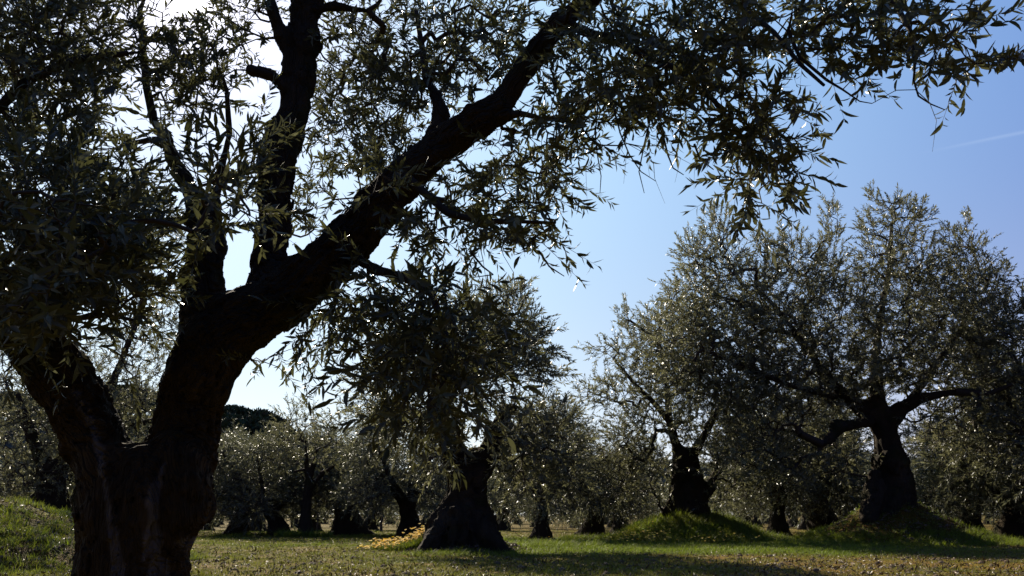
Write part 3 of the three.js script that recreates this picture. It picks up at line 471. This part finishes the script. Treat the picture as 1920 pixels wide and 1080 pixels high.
// ------------------------------------------------------------------ the other olive trees that the photograph shows one by one
function pixelTree({ label, foot, d, limbs, masses, seed, leaf = LEAVES.mid, dens, dr = 0.8, up = 0.35, tint, group, look, cell }) {
  const B = []; let s = 0; for (const [t, ...list] of limbs) { limb(t, list, B, d, s); s += 0.37; }
  const blobs = masses.map(([X, Y, rx, ry, k = 1, u]) => mass(X, Y, rx, ry, d, dr * Math.min(1.3, Math.max(rx, ry) / 70), dens * k, u ? { up: u, leaf: { twig: leaf.twig * 0.75 } } : {}));
  const b = at(foot[0], foot[1], d);
  return buildOlive({ label, group, base: V(b.x, topY(b.x, b.z), b.z), bones: B, blobs, leaf, seed, cell: cell || d * 0.0028, look: { amp: 0.065, lobe: 0.06, size: 0.12, ...look }, step: 0.16, tip: 0.0035, up, tint, verbose: true });
}
pixelTree({ label: 'broad tall olive tree on an earth mound at the right', foot: [1665, 960], d: 15.5, seed: 21, dens: 18, dr: 1.1,
  limbs: [['trunk', [1660, 1000, 62], [1662, 940, 40], [1672, 905, 28], [1668, 868, 34], [1664, 835, 26], [1655, 800, 24], [1648, 775, 22], [1640, 750, 16]], ['trunk', [1640, 890, 12, 15.3], [1640, 930, 22, 15.3], [1630, 975, 18, 15.1]], ['trunk', [1688, 862, 14, 15.4], [1698, 905, 18, 15.4], [1706, 950, 16, 15.3]],
    ['limb', [1650, 795, 17], [1612, 768, 14], [1575, 735, 11], [1545, 700, 10], [1505, 640, 8], [1465, 590, 5], [1420, 540, 3]], ['limb', [1648, 770, 17, 15.5], [1640, 690, 11, 15.8], [1650, 600, 8, 16], [1668, 500, 5, 16], [1672, 420, 3, 16]], ['limb', [1662, 800, 20], [1685, 768, 15, 15.3], [1730, 745, 11, 15.1], [1790, 735, 8, 15], [1855, 738, 5, 14.9], [1900, 720, 3, 14.8]], ['limb', [1700, 760, 10, 15.5], [1745, 700, 7, 15.8], [1800, 620, 5, 16], [1830, 550, 3, 16]],
    ['limb', [1630, 790, 14, 15.3], [1590, 797, 10, 15], [1572, 800, 15, 14.9], [1556, 822, 10, 14.85], [1540, 832, 8, 14.8], [1518, 822, 7, 14.75], [1500, 813, 7, 14.7], [1494, 798, 5, 14.7]], ['limb', [1625, 760, 11, 15.6], [1560, 742, 7, 15.3], [1480, 722, 5, 15], [1400, 690, 4, 14.8], [1330, 660, 3, 14.7]]],
  masses: [[1345, 425, 30, 40, 1, 1.2], [1300, 480, 34, 40, 1, 0.8], [1345, 500, 50, 45], [1300, 570, 50, 60], [1390, 540, 60, 60], [1435, 470, 26, 26, 1, 0.9], [1480, 455, 26, 24, 1, 1], [1500, 500, 50, 40], [1465, 560, 75, 70], [1557, 415, 16, 34, 0.8, 1.4], [1560, 465, 28, 35, 0.8, 1], [1560, 530, 50, 45, 0.9], [1640, 372, 10, 16, 1, 1.4], [1672, 395, 34, 24, 1, 1], [1725, 400, 22, 22, 1, 1], [1630, 430, 18, 30, 1, 0.9], [1690, 440, 46, 36, 0.9], [1650, 500, 50, 45], [1720, 500, 55, 50], [1790, 455, 28, 26, 1, 1], [1818, 425, 8, 24, 1, 1.6], [1815, 490, 45, 36], [1840, 540, 46, 50], [1770, 560, 75, 60], [1680, 580, 80, 60], [1570, 600, 75, 65], [1450, 640, 90, 65, 1.15], [1360, 620, 80, 70, 1.15], [1290, 650, 70, 65, 1.15], [1884, 505, 7, 22, 0.9, 1.6], [1865, 600, 55, 55], [1840, 680, 60, 50, 0.9], [1760, 650, 70, 45, 0.8], [1660, 655, 70, 40, 0.75], [1560, 680, 70, 45, 0.85], [1470, 710, 85, 50, 1.15], [1380, 710, 85, 55, 1.15], [1300, 720, 60, 50, 1.1], [1880, 760, 70, 40], [1800, 770, 60, 30, 0.7], [1620, 695, 75, 35, 1.2], [1700, 690, 55, 35, 1.2], [1560, 740, 55, 24, 1.1], [1630, 735, 45, 18, 1], [1700, 725, 40, 16, 0.8], [1560, 850, 45, 50, 0.9], [1760, 800, 60, 40, 0.9], [1840, 830, 60, 45, 0.9], [1760, 715, 50, 25, 0.8], [1440, 780, 85, 50, 1.1], [1530, 760, 50, 25, 0.7], [1420, 850, 80, 40, 1], [1500, 870, 60, 35, 0.9]] });
pixelTree({ label: 'olive tree with a short thick trunk on the green grassy mound', foot: [1292, 955], d: 17.4, seed: 22, dens: 20, dr: 1.0,
  limbs: [['trunk', [1292, 980, 50], [1289, 930, 35], [1286, 890, 29], [1284, 862, 26]], ['trunk', [1310, 930, 18], [1332, 912, 11], [1340, 888, 7]], ['trunk', [1262, 945, 12], [1245, 960, 8]], ['limb', [1276, 875, 14], [1262, 815, 9], [1256, 790, 7], [1226, 755, 5], [1190, 720, 3.5], [1150, 672, 2.5]], ['limb', [1292, 870, 14], [1325, 805, 8], [1360, 745, 5], [1370, 690, 3]], ['limb', [1256, 800, 7], [1250, 720, 5], [1235, 640, 4], [1180, 600, 2]]],
  masses: [[1130, 658, 24, 14, 1], [1172, 600, 14, 30, 1, 1.2], [1190, 655, 50, 36, 0.8], [1235, 610, 40, 36], [1265, 575, 30, 34], [1250, 650, 55, 50], [1195, 725, 70, 40, 0.9], [1140, 740, 45, 26, 0.8], [1100, 745, 26, 18, 0.7], [1270, 715, 70, 55], [1220, 800, 75, 42, 0.9], [1165, 840, 50, 42], [1150, 895, 45, 45], [1215, 880, 45, 45], [1340, 800, 70, 60], [1370, 870, 60, 50], [1350, 930, 40, 25, 0.8], [1240, 930, 20, 20, 0.6]] });
pixelTree({ label: 'gnarled old olive tree with a wide flaring trunk in the centre', foot: [865, 1020], d: 12.1, seed: 23, dens: 13, dr: 0.9, look: { amp: 0.08, lobe: 0.07 },
  limbs: [['trunk', [866, 1045, 92], [866, 1000, 72], [868, 955, 44], [870, 905, 33], [866, 865, 28]], ['trunk', [846, 975, 30, 11.9], [818, 1010, 24, 11.7], [792, 1038, 14, 11.5]], ['trunk', [890, 975, 30, 11.9], [915, 1005, 26, 11.7], [944, 1036, 16, 11.5]], ['trunk', [890, 960, 18, 11.9], [903, 915, 13, 12], [905, 880, 11, 12.1], [890, 850, 12]], ['limb', [872, 905, 34], [892, 885, 31], [912, 858, 26], [926, 830, 21], [940, 795, 17], [948, 770, 14], [962, 766, 11]], ['limb', [918, 858, 7], [950, 836, 6], [980, 826, 5], [1012, 842, 3]], ['limb', [862, 890, 28], [845, 845, 24], [832, 805, 19], [816, 750, 14], [840, 690, 10], [900, 645, 8], [960, 600, 5]], ['limb', [825, 800, 12], [770, 770, 8], [720, 750, 5]]],
  masses: [[965, 558, 26, 20, 1.6, 1], [930, 580, 28, 35, 1.6], [965, 620, 50, 40, 1.7], [1000, 660, 38, 32, 1.6], [960, 690, 60, 32, 1.6], [1018, 705, 26, 20, 1.3], [895, 640, 55, 50, 1.5], [870, 570, 35, 35, 0.7], [970, 790, 70, 32, 1.4], [1040, 785, 40, 28, 1.3], [1025, 845, 70, 38, 1.4], [955, 850, 50, 40, 1.2], [1060, 890, 45, 30, 0.9], [990, 900, 50, 25, 0.8], [795, 790, 70, 48], [735, 800, 45, 40], [820, 855, 50, 36], [700, 750, 45, 30, 0.8], [800, 680, 80, 60], [740, 690, 60, 50, 0.8], [860, 720, 60, 40]] });
pixelTree({ label: 'slender young olive tree with a thin straight forked trunk', foot: [573, 1003], d: 19.5, seed: 24, dens: 15, dr: 0.7, look: { amp: 0.012, lobe: 0.012, size: 0.05 }, cell: 0.03,
  limbs: [['trunk', [573, 1012, 22], [572, 985, 13], [574, 945, 10], [578, 905, 9]], ['limb', [577, 907, 6], [574, 865, 5], [573, 828, 3]], ['limb', [580, 900, 6], [588, 872, 5.5], [592, 846, 4], [616, 834, 2.5]], ['limb', [578, 920, 6], [604, 888, 5], [626, 874, 3]], ['limb', [574, 880, 3], [552, 884, 2]]],
  masses: [[548, 800, 34, 30], [572, 785, 24, 30, 0.9], [590, 845, 55, 24, 0.8], [640, 795, 32, 28, 0.9], [630, 835, 34, 22, 0.9], [525, 845, 36, 30], [555, 868, 36, 16, 0.8], [580, 770, 8, 14, 0.8], [545, 770, 10, 14, 0.8]] });
pixelTree({ label: 'dense olive tree behind the grassy bank on the left', foot: [92, 975], d: 20, seed: 25, dens: 15, dr: 1.5,
  limbs: [['trunk', [95, 985, 50], [92, 930, 30], [96, 890, 26]], ['limb', [98, 895, 20], [150, 820, 14], [210, 720, 9], [250, 620, 6], [280, 520, 4]], ['limb', [92, 895, 20], [60, 820, 13], [30, 740, 9]], ['limb', [140, 830, 10], [240, 800, 7], [320, 780, 4]]],
  masses: [[40, 800, 100, 70], [170, 800, 90, 60], [270, 760, 60, 60], [120, 760, 90, 60], [90, 880, 90, 40], [230, 720, 80, 50], [250, 640, 75, 50], [300, 560, 55, 50, 0.9], [230, 480, 90, 55, 0.9], [310, 430, 36, 48, 0.8], [120, 700, 90, 55], [310, 690, 28, 36, 0.6], [320, 620, 30, 40, 0.7], [240, 830, 50, 50, 0.8], [20, 700, 70, 60], [200, 890, 50, 30, 0.8], [280, 380, 40, 40, 0.7], [20, 900, 70, 40]] });

// four forms of smaller olive trees, grown once, then set along the rows
function form(seed, H, W, trunkR, lean, stems) {
  const R = rng(seed), B = [], blobs = [], fork = H * (0.2 + 0.08 * R());
  chain([[V(0, -0.12, 0), trunkR * 2.1], [V(lean * 0.1, 0.18, 0), trunkR * 1.45], [V(lean * 0.35, fork * 0.55, 0), trunkR], [V(lean, fork, 0), trunkR * 0.9]], 'trunk', B);
  for (let k = 0; k < 3; k++) { const f = k * 2.1 + R(); chain([[V(0, 0.16, 0), trunkR * 0.8], [V(Math.cos(f) * trunkR * 2.4, -0.1, Math.sin(f) * trunkR * 2.4), trunkR * 0.5]], 'trunk', B); }
  for (let k = 0; k < stems; k++) {
    const f = k / stems * 6.28 + R() * 0.8, r = W * (0.3 + 0.18 * R()), h = H * (0.62 + 0.22 * R()), e = V(lean + Math.cos(f) * r, h, Math.sin(f) * r);
    const m = V(lean + Math.cos(f) * r * 0.55, fork + (h - fork) * 0.45, Math.sin(f) * r * 0.55);
    chain([[V(lean * 0.95, fork * 0.92, 0), trunkR * 0.6], [m, trunkR * 0.32], [e, trunkR * 0.12]], 'limb', B, 1 + k);
    const ball = (c, rx, ry, n) => blobs.push({ n, pick: (R) => { let u, v, w; do { u = R() * 2 - 1; v = R() * 2 - 1; w = R() * 2 - 1; } while (u * u + v * v + w * w > 1); return { p: V(c.x + u * rx, Math.max(0.35, c.y + v * ry), c.z + w * rx), c, s: Math.max(rx, ry) }; } });
    ball(e, W * 0.19, H * 0.14, 135); ball(V(m.x * 1.25, m.y * 1.05, m.z * 1.25), W * 0.22, H * 0.16, 140); ball(V(e.x * 1.12, fork * 1.1 + R() * 0.3, e.z * 1.12), W * 0.19, H * 0.14, 110);
    if (k % 2) ball(V(e.x * 0.7, e.y + H * 0.1, e.z * 0.7), W * 0.07, H * 0.12, 45);
  }
  return { bones: B, blobs };
}
const FORMS = [[31, 4.0, 3.6, 0.3, 0.15, 5], [32, 3.6, 3.9, 0.26, -0.35, 4], [33, 4.4, 3.4, 0.22, 0.1, 5], [34, 3.5, 3.4, 0.34, 0.3, 4]].map(([seed, H, W, r, lean, stems]) => ({ H, spec: { ...form(seed, H, W, r, lean, stems), seed, base: V(0, 0, 0), leaf: LEAVES.far, cell: 0.065, look: { amp: 0.03, lobe: 0.04, size: 0.1 }, step: 0.2, tip: 0.004 } }));
// [X, Y of the foot, metres ahead, Y of the top, form, turn, label]; rows too far off to tell apart share a label and a group
const ROWS = [
  [447, 1000, 22, 795, 0, 0.4, 'olive tree in the row just right of the big trunk, below the wooded hill'], [525, 1000, 21, 800, 1, 0.6, 'olive tree with a leaning mossy trunk left of the slender young tree'], [655, 1003, 21.5, 752, 3, 2.2, 'olive tree with a thick bell shaped trunk right of the slender young tree'], [772, 1003, 19.5, 765, 0, 3.5, 'olive tree with several stems just left of the central old olive'],
  [1015, 1010, 17.5, 760, 2, 1.2, 'olive tree with a flared trunk just right of the central old olive'], [1110, 1002, 21, 815, 3, 4.2, 'olive tree with an upright trunk in a gap left of the grassy mound'], [1165, 998, 24, 820, 1, 5.1, 'olive tree with a dark trunk touching the left foot of the grassy mound'], [1455, 997, 20.5, 735, 2, 0.2, 'low olive tree with a small trunk between the two mounds'], [1545, 992, 22, 700, 0, 2.7, 'olive tree in shadow behind the left side of the large right olive'],
  [1815, 985, 20, 770, 0, 5.7, 'olive tree with pale forked stems right of the large earth mound'], [1890, 992, 17.5, 735, 1, 3.3, 'olive tree with leaning stems at the right edge of the view'], [2030, 1000, 15.5, 500, 2, 1.9, 'tall olive tree cut off by the right edge, only its dark crown showing'],
];
const protos = new Map(), tops = new Map();
function placeRow(X, d, topY_, f, turn, label, group, far) {
  const base = at(X, 964, d); base.y = plainY(base.x, base.z) - 0.03;
  const H = at(X, topY_, d).y - base.y, k0 = far ? 'far' + f % 2 : f; let t;
  const key = k0, spec = FORMS[f].spec;
  if (!protos.has(key)) { t = buildOlive(far ? { ...spec, label, group, verbose: true, bones: spec.bones, blobs: spec.blobs.map((b) => ({ ...b, n: Math.ceil(b.n / 7) })), leaf: { ...LEAVES.far, len: 0.19, wide: 0.3, twig: 0.55, pairs: 11, miss: 0.2 }, cell: 0.1, step: 0.4 } : { ...spec, label, group, verbose: true }); protos.set(key, t); } else { t = protos.get(key).clone(); t.name = numbered('olive_tree'); t.userData = {}; tag(t, label, 'olive tree', group); scene.add(t); }
  if (!tops.has(key)) { const g = t.children[t.children.length - 1].geometry; g.computeBoundingBox(); tops.set(key, g.boundingBox.max.y); }
  t.position.copy(base); t.rotation.y = turn; t.scale.setScalar(H / (tops.get(key) * 0.93));
}
for (const [X, , d, top, f, turn, label] of ROWS) placeRow(X, d, top, f, turn, label);
{
  const R = rng(77), L = 'small dark olive tree far back between the trunks of the nearer trees', G = 'olive trees in the far rows of the grove';
  let i = 0; for (const [d, gap, from, to] of [[26, 95, 390, 1960], [33, 80, 400, 1940], [43, 62, 410, 1930]]) for (let X = from; X < to; X += gap * (0.75 + 0.5 * R())) { const dd = d + R() * 6; placeRow(X, dd, 964 - F * (1.5 + R() * 1.0) / dd, i++ % 4, R() * 6.28, L, G, true); }
  for (const X of [-160, 20, 190, 320]) placeRow(X, 21 + R() * 8, 770 + R() * 40, i++ % 4, R() * 6.28, 'olive tree behind the left bank, mostly hidden by nearer foliage', 'olive trees behind the left bank', true);
  // the grove goes on behind the photographer and keeps the sky there off the near sides of the trunks
  for (const [x, z, h] of [[-6.5, 3.5, 4.6], [-2.2, 5.2, 5], [2.6, 4.4, 4.8], [6.8, 3, 4.6], [-4.5, 10, 5], [0.5, 10.5, 5], [5.5, 9.5, 5], [-10, 1, 4.6], [9.5, -1, 4.4]]) {
    const t = protos.get('far' + (i++ % 2)).clone(); t.name = numbered('olive_tree'); t.userData = {}; tag(t, 'olive tree of the grove standing behind the photographer', 'olive tree', 'olive trees behind the photographer'); t.position.set(x, -0.03, z); t.rotation.y = R() * 6.28; t.scale.setScalar(h / 4); scene.add(t);
  }
}

// ------------------------------------------------------------------ hill with pines, far ridge
{
  const R = rng(5), c = at(395, 964, 150), xs = steps(c.x - 70, c.x + 26, 2), zs = steps(c.z - 40, c.z + 30, 2);
  const hy = (x, z) => { const u = (x - c.x + 20) / 46, w = (z - c.z) / 34; return 18 * Math.exp(-(Math.abs(u) ** 2.6) - w * w * 1.2) - 0.6 + 0.8 * fbm(x * 0.08, 1, z * 0.08); };
  const o = new THREE.Mesh(sheet(xs, zs, hy, () => [1, 1, 1]), M.hill); o.name = 'hill'; tag(o, 'low wooded hill behind the grove on the left', 'hill', null, 'structure'); scene.add(shade(o));
  const buf = new Mesher(80000), q = LEAF_FAR[0];
  for (let k = 0; k < 170; k++) {
    const x = c.x - 66 + R() * 90, z = c.z + 22 - R() * 34, y = hy(x, z), r = 2.2 + R() * 2, h = 2.2 + R() * 2.4; if (y < 0.5) continue;
    buf.tube(V(x, y - 0.3, z), V(x, y + h, z), 0.22, 0.14, 5, [0.06, 0.045, 0.035]);
    for (let i = 0; i < 330; i++) {
      const f = R() * 6.28, e = Math.sqrt(R()), v = Math.sqrt(1 - e * e * 0.95) * (R() < 0.7 ? 1 : R()), n = 1 + 0.35 * N3(Math.cos(f) * 2 + k, v * 2, Math.sin(f) * 2);
      const d = V(R() - 0.5, R() * 0.6, R() - 0.5).normalize(), u = V(R() - 0.5, R() - 0.5, R() - 0.5).cross(d).normalize();
      buf.add(q, u, d, V(0, 0, 0).crossVectors(u, d), 0.45, 0.9, 0.9, V(x + Math.cos(f) * e * r * n, y + h + (v - 0.25) * r * 0.55 * n, z + Math.sin(f) * e * r * n), [0.03 + 0.02 * R(), 0.042 + 0.02 * R(), 0.022]);
    }
  }
  const w = new THREE.Mesh(buf.geometry(c), M.twig); w.position.copy(c); w.name = 'pine_woods'; tag(w, 'dark pine wood covering the low hill at left', 'pine wood', null, 'stuff'); scene.add(shade(w));
  const b = at(1130, 964, 900), g = sheet(steps(b.x - 500, b.x + 700, 12), steps(b.z - 90, b.z + 90, 12), (x, z) => 74 * Math.exp(-(((z - b.z) / 60) ** 2)) * (0.85 + 0.18 * N3(x * 0.006, 2, z * 0.006)) * smooth(-500, -60, x - b.x) - 1, () => [1, 1, 1]);
  const ridge = new THREE.Mesh(g, M.hill); ridge.name = 'distant_hills'; tag(ridge, 'thin line of distant hills low behind the grove', 'hills', null, 'structure'); scene.add(shade(ridge));
}

// ------------------------------------------------------------------ grass, litter, flowers, stakes
function bladeTuft(seed, n, h, spread, wide) {
  const R = rng(seed), b = new Mesher(n * 8);
  const t = template([-0.5, 0, 0, 0.5, 0, 0, -0.34, 0.55, 0.1, 0.34, 0.55, 0.1, 0, 1, 0.38], [0, 1, 2, 1, 3, 2, 2, 3, 4]);
  for (let i = 0; i < n; i++) { const f = R() * 6.28, lean = 0.15 + R() * 0.8, ez = V(Math.cos(f), 0, Math.sin(f)), ey = V(ez.x * lean, 1, ez.z * lean).normalize(), ex = V(0, 0, 0).crossVectors(ey, ez).normalize(), e2 = V(0, 0, 0).crossVectors(ex, ey), r = spread * Math.sqrt(R()), a = R() * 6.28, l = h * (0.45 + 0.8 * R()), k = 0.75 + 0.5 * R(); b.add(t, ex, ey, e2, wide * (0.7 + 0.6 * R()), l, l, V(Math.cos(a) * r, -0.004, Math.sin(a) * r), [k, k, k * 0.9]); }
  return b.geometry();
}
function scatter(name, label, category, geometry, material, spots) {
  const o = new THREE.InstancedMesh(geometry, material, spots.length), m = new THREE.Matrix4(), q = new THREE.Quaternion(), e = new THREE.Euler(), c = new THREE.Color();
  spots.forEach((s, i) => { m.compose(V(s.x, s.y, s.z), q.setFromEuler(e.set(s.tx || 0, s.turn, s.tz || 0)), V(s.s, s.s * (s.h || 1), s.s)); o.setMatrixAt(i, m); o.setColorAt(i, c.setRGB(...s.c)); });
  o.name = numbered(name); tag(o, label, category, null, 'stuff'); o.castShadow = o.receiveShadow = true; scene.add(o);
}
{
  const R = rng(91), short = [[], [], []], long = [[], []], lit = [];
  const inView = (d) => { const w = d * 0.7 + 0.6; return (R() * 2 - 1) * w; };
  const hue = (k) => { const v = 0.8 + 0.45 * R(); return [(0.125 - 0.005 * k) * v, (0.092 + 0.068 * k) * v, (0.016 - 0.003 * k) * v]; };
  for (let i = 0; i < 90000; i++) {
    const d = 5.6 + 22 * R() ** 1.7, x = inView(d), z = -d, g = green(x, z), n = fbm(x * 1.1, 40, z * 1.1);
    if (R() > 0.2 + 0.9 * g + 0.35 * n) continue;
    short[i % 3].push({ x, z, y: topY(x, z), turn: R() * 6.28, s: (0.6 + 0.8 * R()) * (0.75 + 0.5 * g), c: hue(Math.min(1, 0.25 + 0.9 * g + 0.4 * n * R())) });
  }
  const clump = (X, Y, d, r, n, s) => { const c = at(X, Y, d); for (let i = 0; i < n; i++) { const a = R() * 6.28, e = r * Math.sqrt(R()), x = c.x + Math.cos(a) * e, z = c.z + Math.sin(a) * e; long[i % 2].push({ x, z, y: topY(x, z), turn: R() * 6.28, s: s * (0.6 + 0.7 * R()), c: hue(0.75 + 0.35 * R()) }); } };
  for (let i = 0; i < 5200; i++) { const m = MOUNDS[1], a = R() * 6.28, e = Math.sqrt(R()), x = m.c.x + Math.cos(a) * e * m.rx * 1.12, z = m.c.z + Math.sin(a) * e * m.rz * 1.12; long[i % 2].push({ x, z, y: topY(x, z), turn: R() * 6.28, s: (0.4 + 0.7 * R()) * (1 + 0.5 * N3(x * 2.5, 3, z * 2.5)), c: hue(0.55 + 0.5 * R() + 0.5 * N3(x * 1.6, 60, z * 1.6)) }); }
  for (let i = 0; i < 11000; i++) { const m = MOUNDS[0], a = R() * 6.28, e = Math.sqrt(R()), x = m.c.x + Math.cos(a) * e * m.rx * 1.1, z = m.c.z + Math.sin(a) * e * m.rz * 1.1; if (fbm(x * 2.2, 50, z * 2.2) < -0.15 + 0.25 * smooth(0.5, 0.72, topY(x, z))) continue; (i % 3 ? short[i % 3] : long[i % 2]).push({ x, z, y: topY(x, z), turn: R() * 6.28, s: (i % 3 ? 1.3 : 0.45) * (0.6 + 0.8 * R()), c: hue(0.55 + 0.5 * R()) }); }
  for (let i = 0; i < 2600; i++) { const m = MOUNDS[2], a = R() * 6.28, e = 0.68 + 0.44 * R(), x = m.c.x + Math.cos(a) * e * m.rx, z = m.c.z + Math.sin(a) * e * m.rz; long[i % 2].push({ x, z, y: topY(x, z), turn: R() * 6.28, s: 0.35 + 0.5 * R(), c: hue(0.75 + 0.3 * R()) }); }
  clump(548, 1000, 19.3, 0.35, 160, 1.1); clump(600, 1000, 19.3, 0.25, 90, 1.0); clump(480, 1000, 20.8, 0.4, 140, 0.7); clump(1010, 1016, 14.2, 1.1, 700, 0.7); clump(950, 1022, 13, 0.5, 240, 0.7); clump(760, 1010, 13.2, 0.6, 380, 0.6); clump(900, 1040, 11, 0.7, 160, 0.45); clump(820, 1042, 10.9, 0.5, 120, 0.45); clump(1120, 1003, 18, 0.8, 300, 0.7); clump(1430, 1006, 16, 0.8, 420, 0.6); clump(1520, 1012, 14.6, 0.7, 380, 0.6); clump(690, 1003, 20, 0.7, 160, 0.5); clump(1900, 1005, 15, 1.0, 260, 0.6); clump(430, 1003, 20, 0.6, 160, 0.6);
  short.forEach((s, k) => scatter('grass', 'short dry and green grass growing over the grove floor', 'grass', bladeTuft(60 + k, 16, 0.042, 0.07, 0.0042), M.grass, s));
  long.forEach((s, k) => scatter('tall_grass', 'taller bright green grass around tree feet and mounds', 'grass', bladeTuft(70 + k, 14, 0.17, 0.05, 0.007), M.grass, s));
  for (let i = 0; i < 34000; i++) { const d = 5.6 + 18 * R() ** 1.6, x = inView(d), z = -d, v = 0.6 + 0.9 * R(), k = R(); lit.push({ x, z, y: topY(x, z) + 0.006 + 0.012 * R(), turn: R() * 6.28, tx: (R() - 0.5) * 1.3 + 1.57, tz: (R() - 0.5) * 1.3, s: 0.03 + 0.04 * R(), c: k < 0.75 ? [0.085 * v, 0.05 * v, 0.026 * v] : [0.085 * v, 0.07 * v, 0.036 * v] }); }
  for (let i = 0; i < 5000; i++) { const m = MOUNDS[i % 4 === 1 ? 0 : i % 4], a = R() * 6.28, e = Math.sqrt(R()), x = m.c.x + Math.cos(a) * e * m.rx, z = m.c.z + Math.sin(a) * e * m.rz, v = 0.6 + 0.9 * R(); lit.push({ x, z, y: topY(x, z) + 0.01, turn: R() * 6.28, tx: (R() - 0.5) * 1.6 + 1.57, tz: (R() - 0.5) * 1.6, s: 0.03 + 0.05 * R(), c: [0.16 * v, 0.11 * v, 0.08 * v] }); }
  const leafG = (() => { const b = new Mesher(16); b.add(leafTemplate([0.45], 0.12, 0.5, 0.2), V(1, 0, 0), V(0, 1, 0), V(0, 0, 1), 0.24, 1, 1, V(0, -0.5, 0), [1, 1, 1]); return b.geometry(); })();
  scatter('litter', 'fallen dry olive leaves lying over the ground', 'leaf litter', leafG, M.litter, lit);

  const lump = new THREE.IcosahedronGeometry(1, 1), lp = lump.attributes.position; for (let i = 0; i < lp.count; i++) { const x = lp.getX(i), y = lp.getY(i), z = lp.getZ(i), k = 1 + 0.45 * N3(x * 1.7, y * 1.7, z * 1.7); lp.setXYZ(i, x * k, y * k * 0.7, z * k); } lump.computeVertexNormals();
  const clods = []; for (let i = 0; i < 5200; i++) { let x, z; if (i % 2) { const m = MOUNDS[[0, 2, 3, 2][(i >> 1) % 4]], a = R() * 6.28, e = Math.sqrt(R()); x = m.c.x + Math.cos(a) * e * m.rx; z = m.c.z + Math.sin(a) * e * m.rz; } else { const d = 5.6 + 13 * R() ** 1.5; x = inView(d); z = -d; if (green(x, z) > 0.35 + 0.2 * R()) continue; } const v = 0.7 + 0.6 * R(); clods.push({ x, z, y: topY(x, z), turn: R() * 6.28, s: 0.008 + 0.03 * R() ** 3, c: [0.085 * v, 0.057 * v, 0.034 * v] }); }
  scatter('dirt', 'loose clods of brown earth on the mounds and bare ground', 'earth clods', lump, M.wood, clods);

  const flowers = new Mesher(40000), petal = template([0, 0, 0, -0.5, 0.7, 0.25, 0.5, 0.7, 0.25, 0, 1, 0.3], [0, 2, 1, 1, 2, 3]);
  const bloom = (x, z, h) => { const y = topY(x, z), p = V(x, y, z), q = V(x + (R() - 0.5) * 0.05, y + h, z + (R() - 0.5) * 0.05); flowers.tube(p, q, 0.002, 0.0015, 3, [0.06, 0.11, 0.02]); const r = 0.017 + 0.011 * R(), v = 0.8 + 0.3 * R(), tilt = V((R() - 0.5), 1.2, (R() - 0.2)).normalize(); for (let k = 0; k < 6; k++) { const f = k * 1.047 + R() * 0.3, u = V(Math.cos(f), 0, Math.sin(f)), ey = u.addScaledVector(tilt, -u.dot(tilt)).normalize(); flowers.add(petal, V(0, 0, 0).crossVectors(ey, tilt), ey, tilt, r * 0.8, r, r, q, [0.9 * v, (0.5 + 0.12 * R()) * v, 0.012]); } };
  const patch = (X, Y, d, r, rz, n, h) => { const c = at(X, Y, d); for (let i = 0; i < n; i++) { const a = R() * 6.28, e = Math.sqrt(R()); bloom(c.x + Math.cos(a) * e * r, c.z + Math.sin(a) * e * rz, h * (0.6 + 0.7 * R())); } };
  patch(750, 1010, 12.3, 0.42, 0.6, 210, 0.13); patch(715, 1014, 12.2, 0.35, 0.5, 70, 0.06); patch(785, 1003, 12.3, 0.22, 0.4, 60, 0.2); patch(1200, 1006, 15.8, 0.6, 0.7, 60, 0.16); patch(1290, 1010, 15, 2.0, 0.7, 60, 0.1); patch(1120, 1010, 15, 1.0, 0.6, 20, 0.1);
  const fo = new THREE.Mesh(flowers.geometry(), M.petal); fo.name = 'wildflowers'; tag(fo, 'small orange yellow wildflowers in the grass beside the trunks', 'wildflowers', null, 'stuff'); scene.add(shade(fo));
  const green2 = []; for (let i = 0; i < 420; i++) { const c = at(770, 1005, 12.25), a = R() * 6.28, e = Math.sqrt(R()), x = c.x + Math.cos(a) * e * 0.5, z = c.z + Math.sin(a) * e * 0.5; green2.push({ x, z, y: topY(x, z), turn: R() * 6.28, s: 0.5 + 0.5 * R(), c: hue(0.7 + 0.3 * R()) }); }
  scatter('weeds', 'leafy green weeds under the yellow flowers left of the central trunk', 'weeds', bladeTuft(81, 16, 0.14, 0.06, 0.012), M.grass, green2);

  for (const [X, Y, d, h, r, label] of [[596, 1000, 25, 0.72, 0.03, 'thin upright stake between the young olive and the thick bell shaped trunk'], [716, 998, 26, 0.5, 0.045, 'short post standing in the sunlit strip left of the many stemmed olive']]) {
    const b = at(X, 964, d); b.y = plainY(b.x, b.z) - 0.05; const g = new THREE.Group(); g.name = numbered('stake'); g.position.copy(b); const m = new Mesher(200); let p = V(0, 0, 0);
    for (let k = 1; k <= 5; k++) { const q = V((R() - 0.5) * 0.02 * k, h * k / 5, (R() - 0.5) * 0.02); m.tube(p, q, r * (1.1 - 0.06 * (k - 1)), r * (1.1 - 0.06 * k), 8, [0.07, 0.055, 0.042]); p = q; }
    m.tube(p, V(p.x, p.y + r, p.z), r * 0.8, r * 0.1, 8, [0.12, 0.1, 0.08]);
    const o = new THREE.Mesh(m.geometry(), M.wood); o.name = 'post'; g.add(o); tag(g, label, 'stake'); scene.add(shade(g));
  }
}
renderer.render(scene, camera);
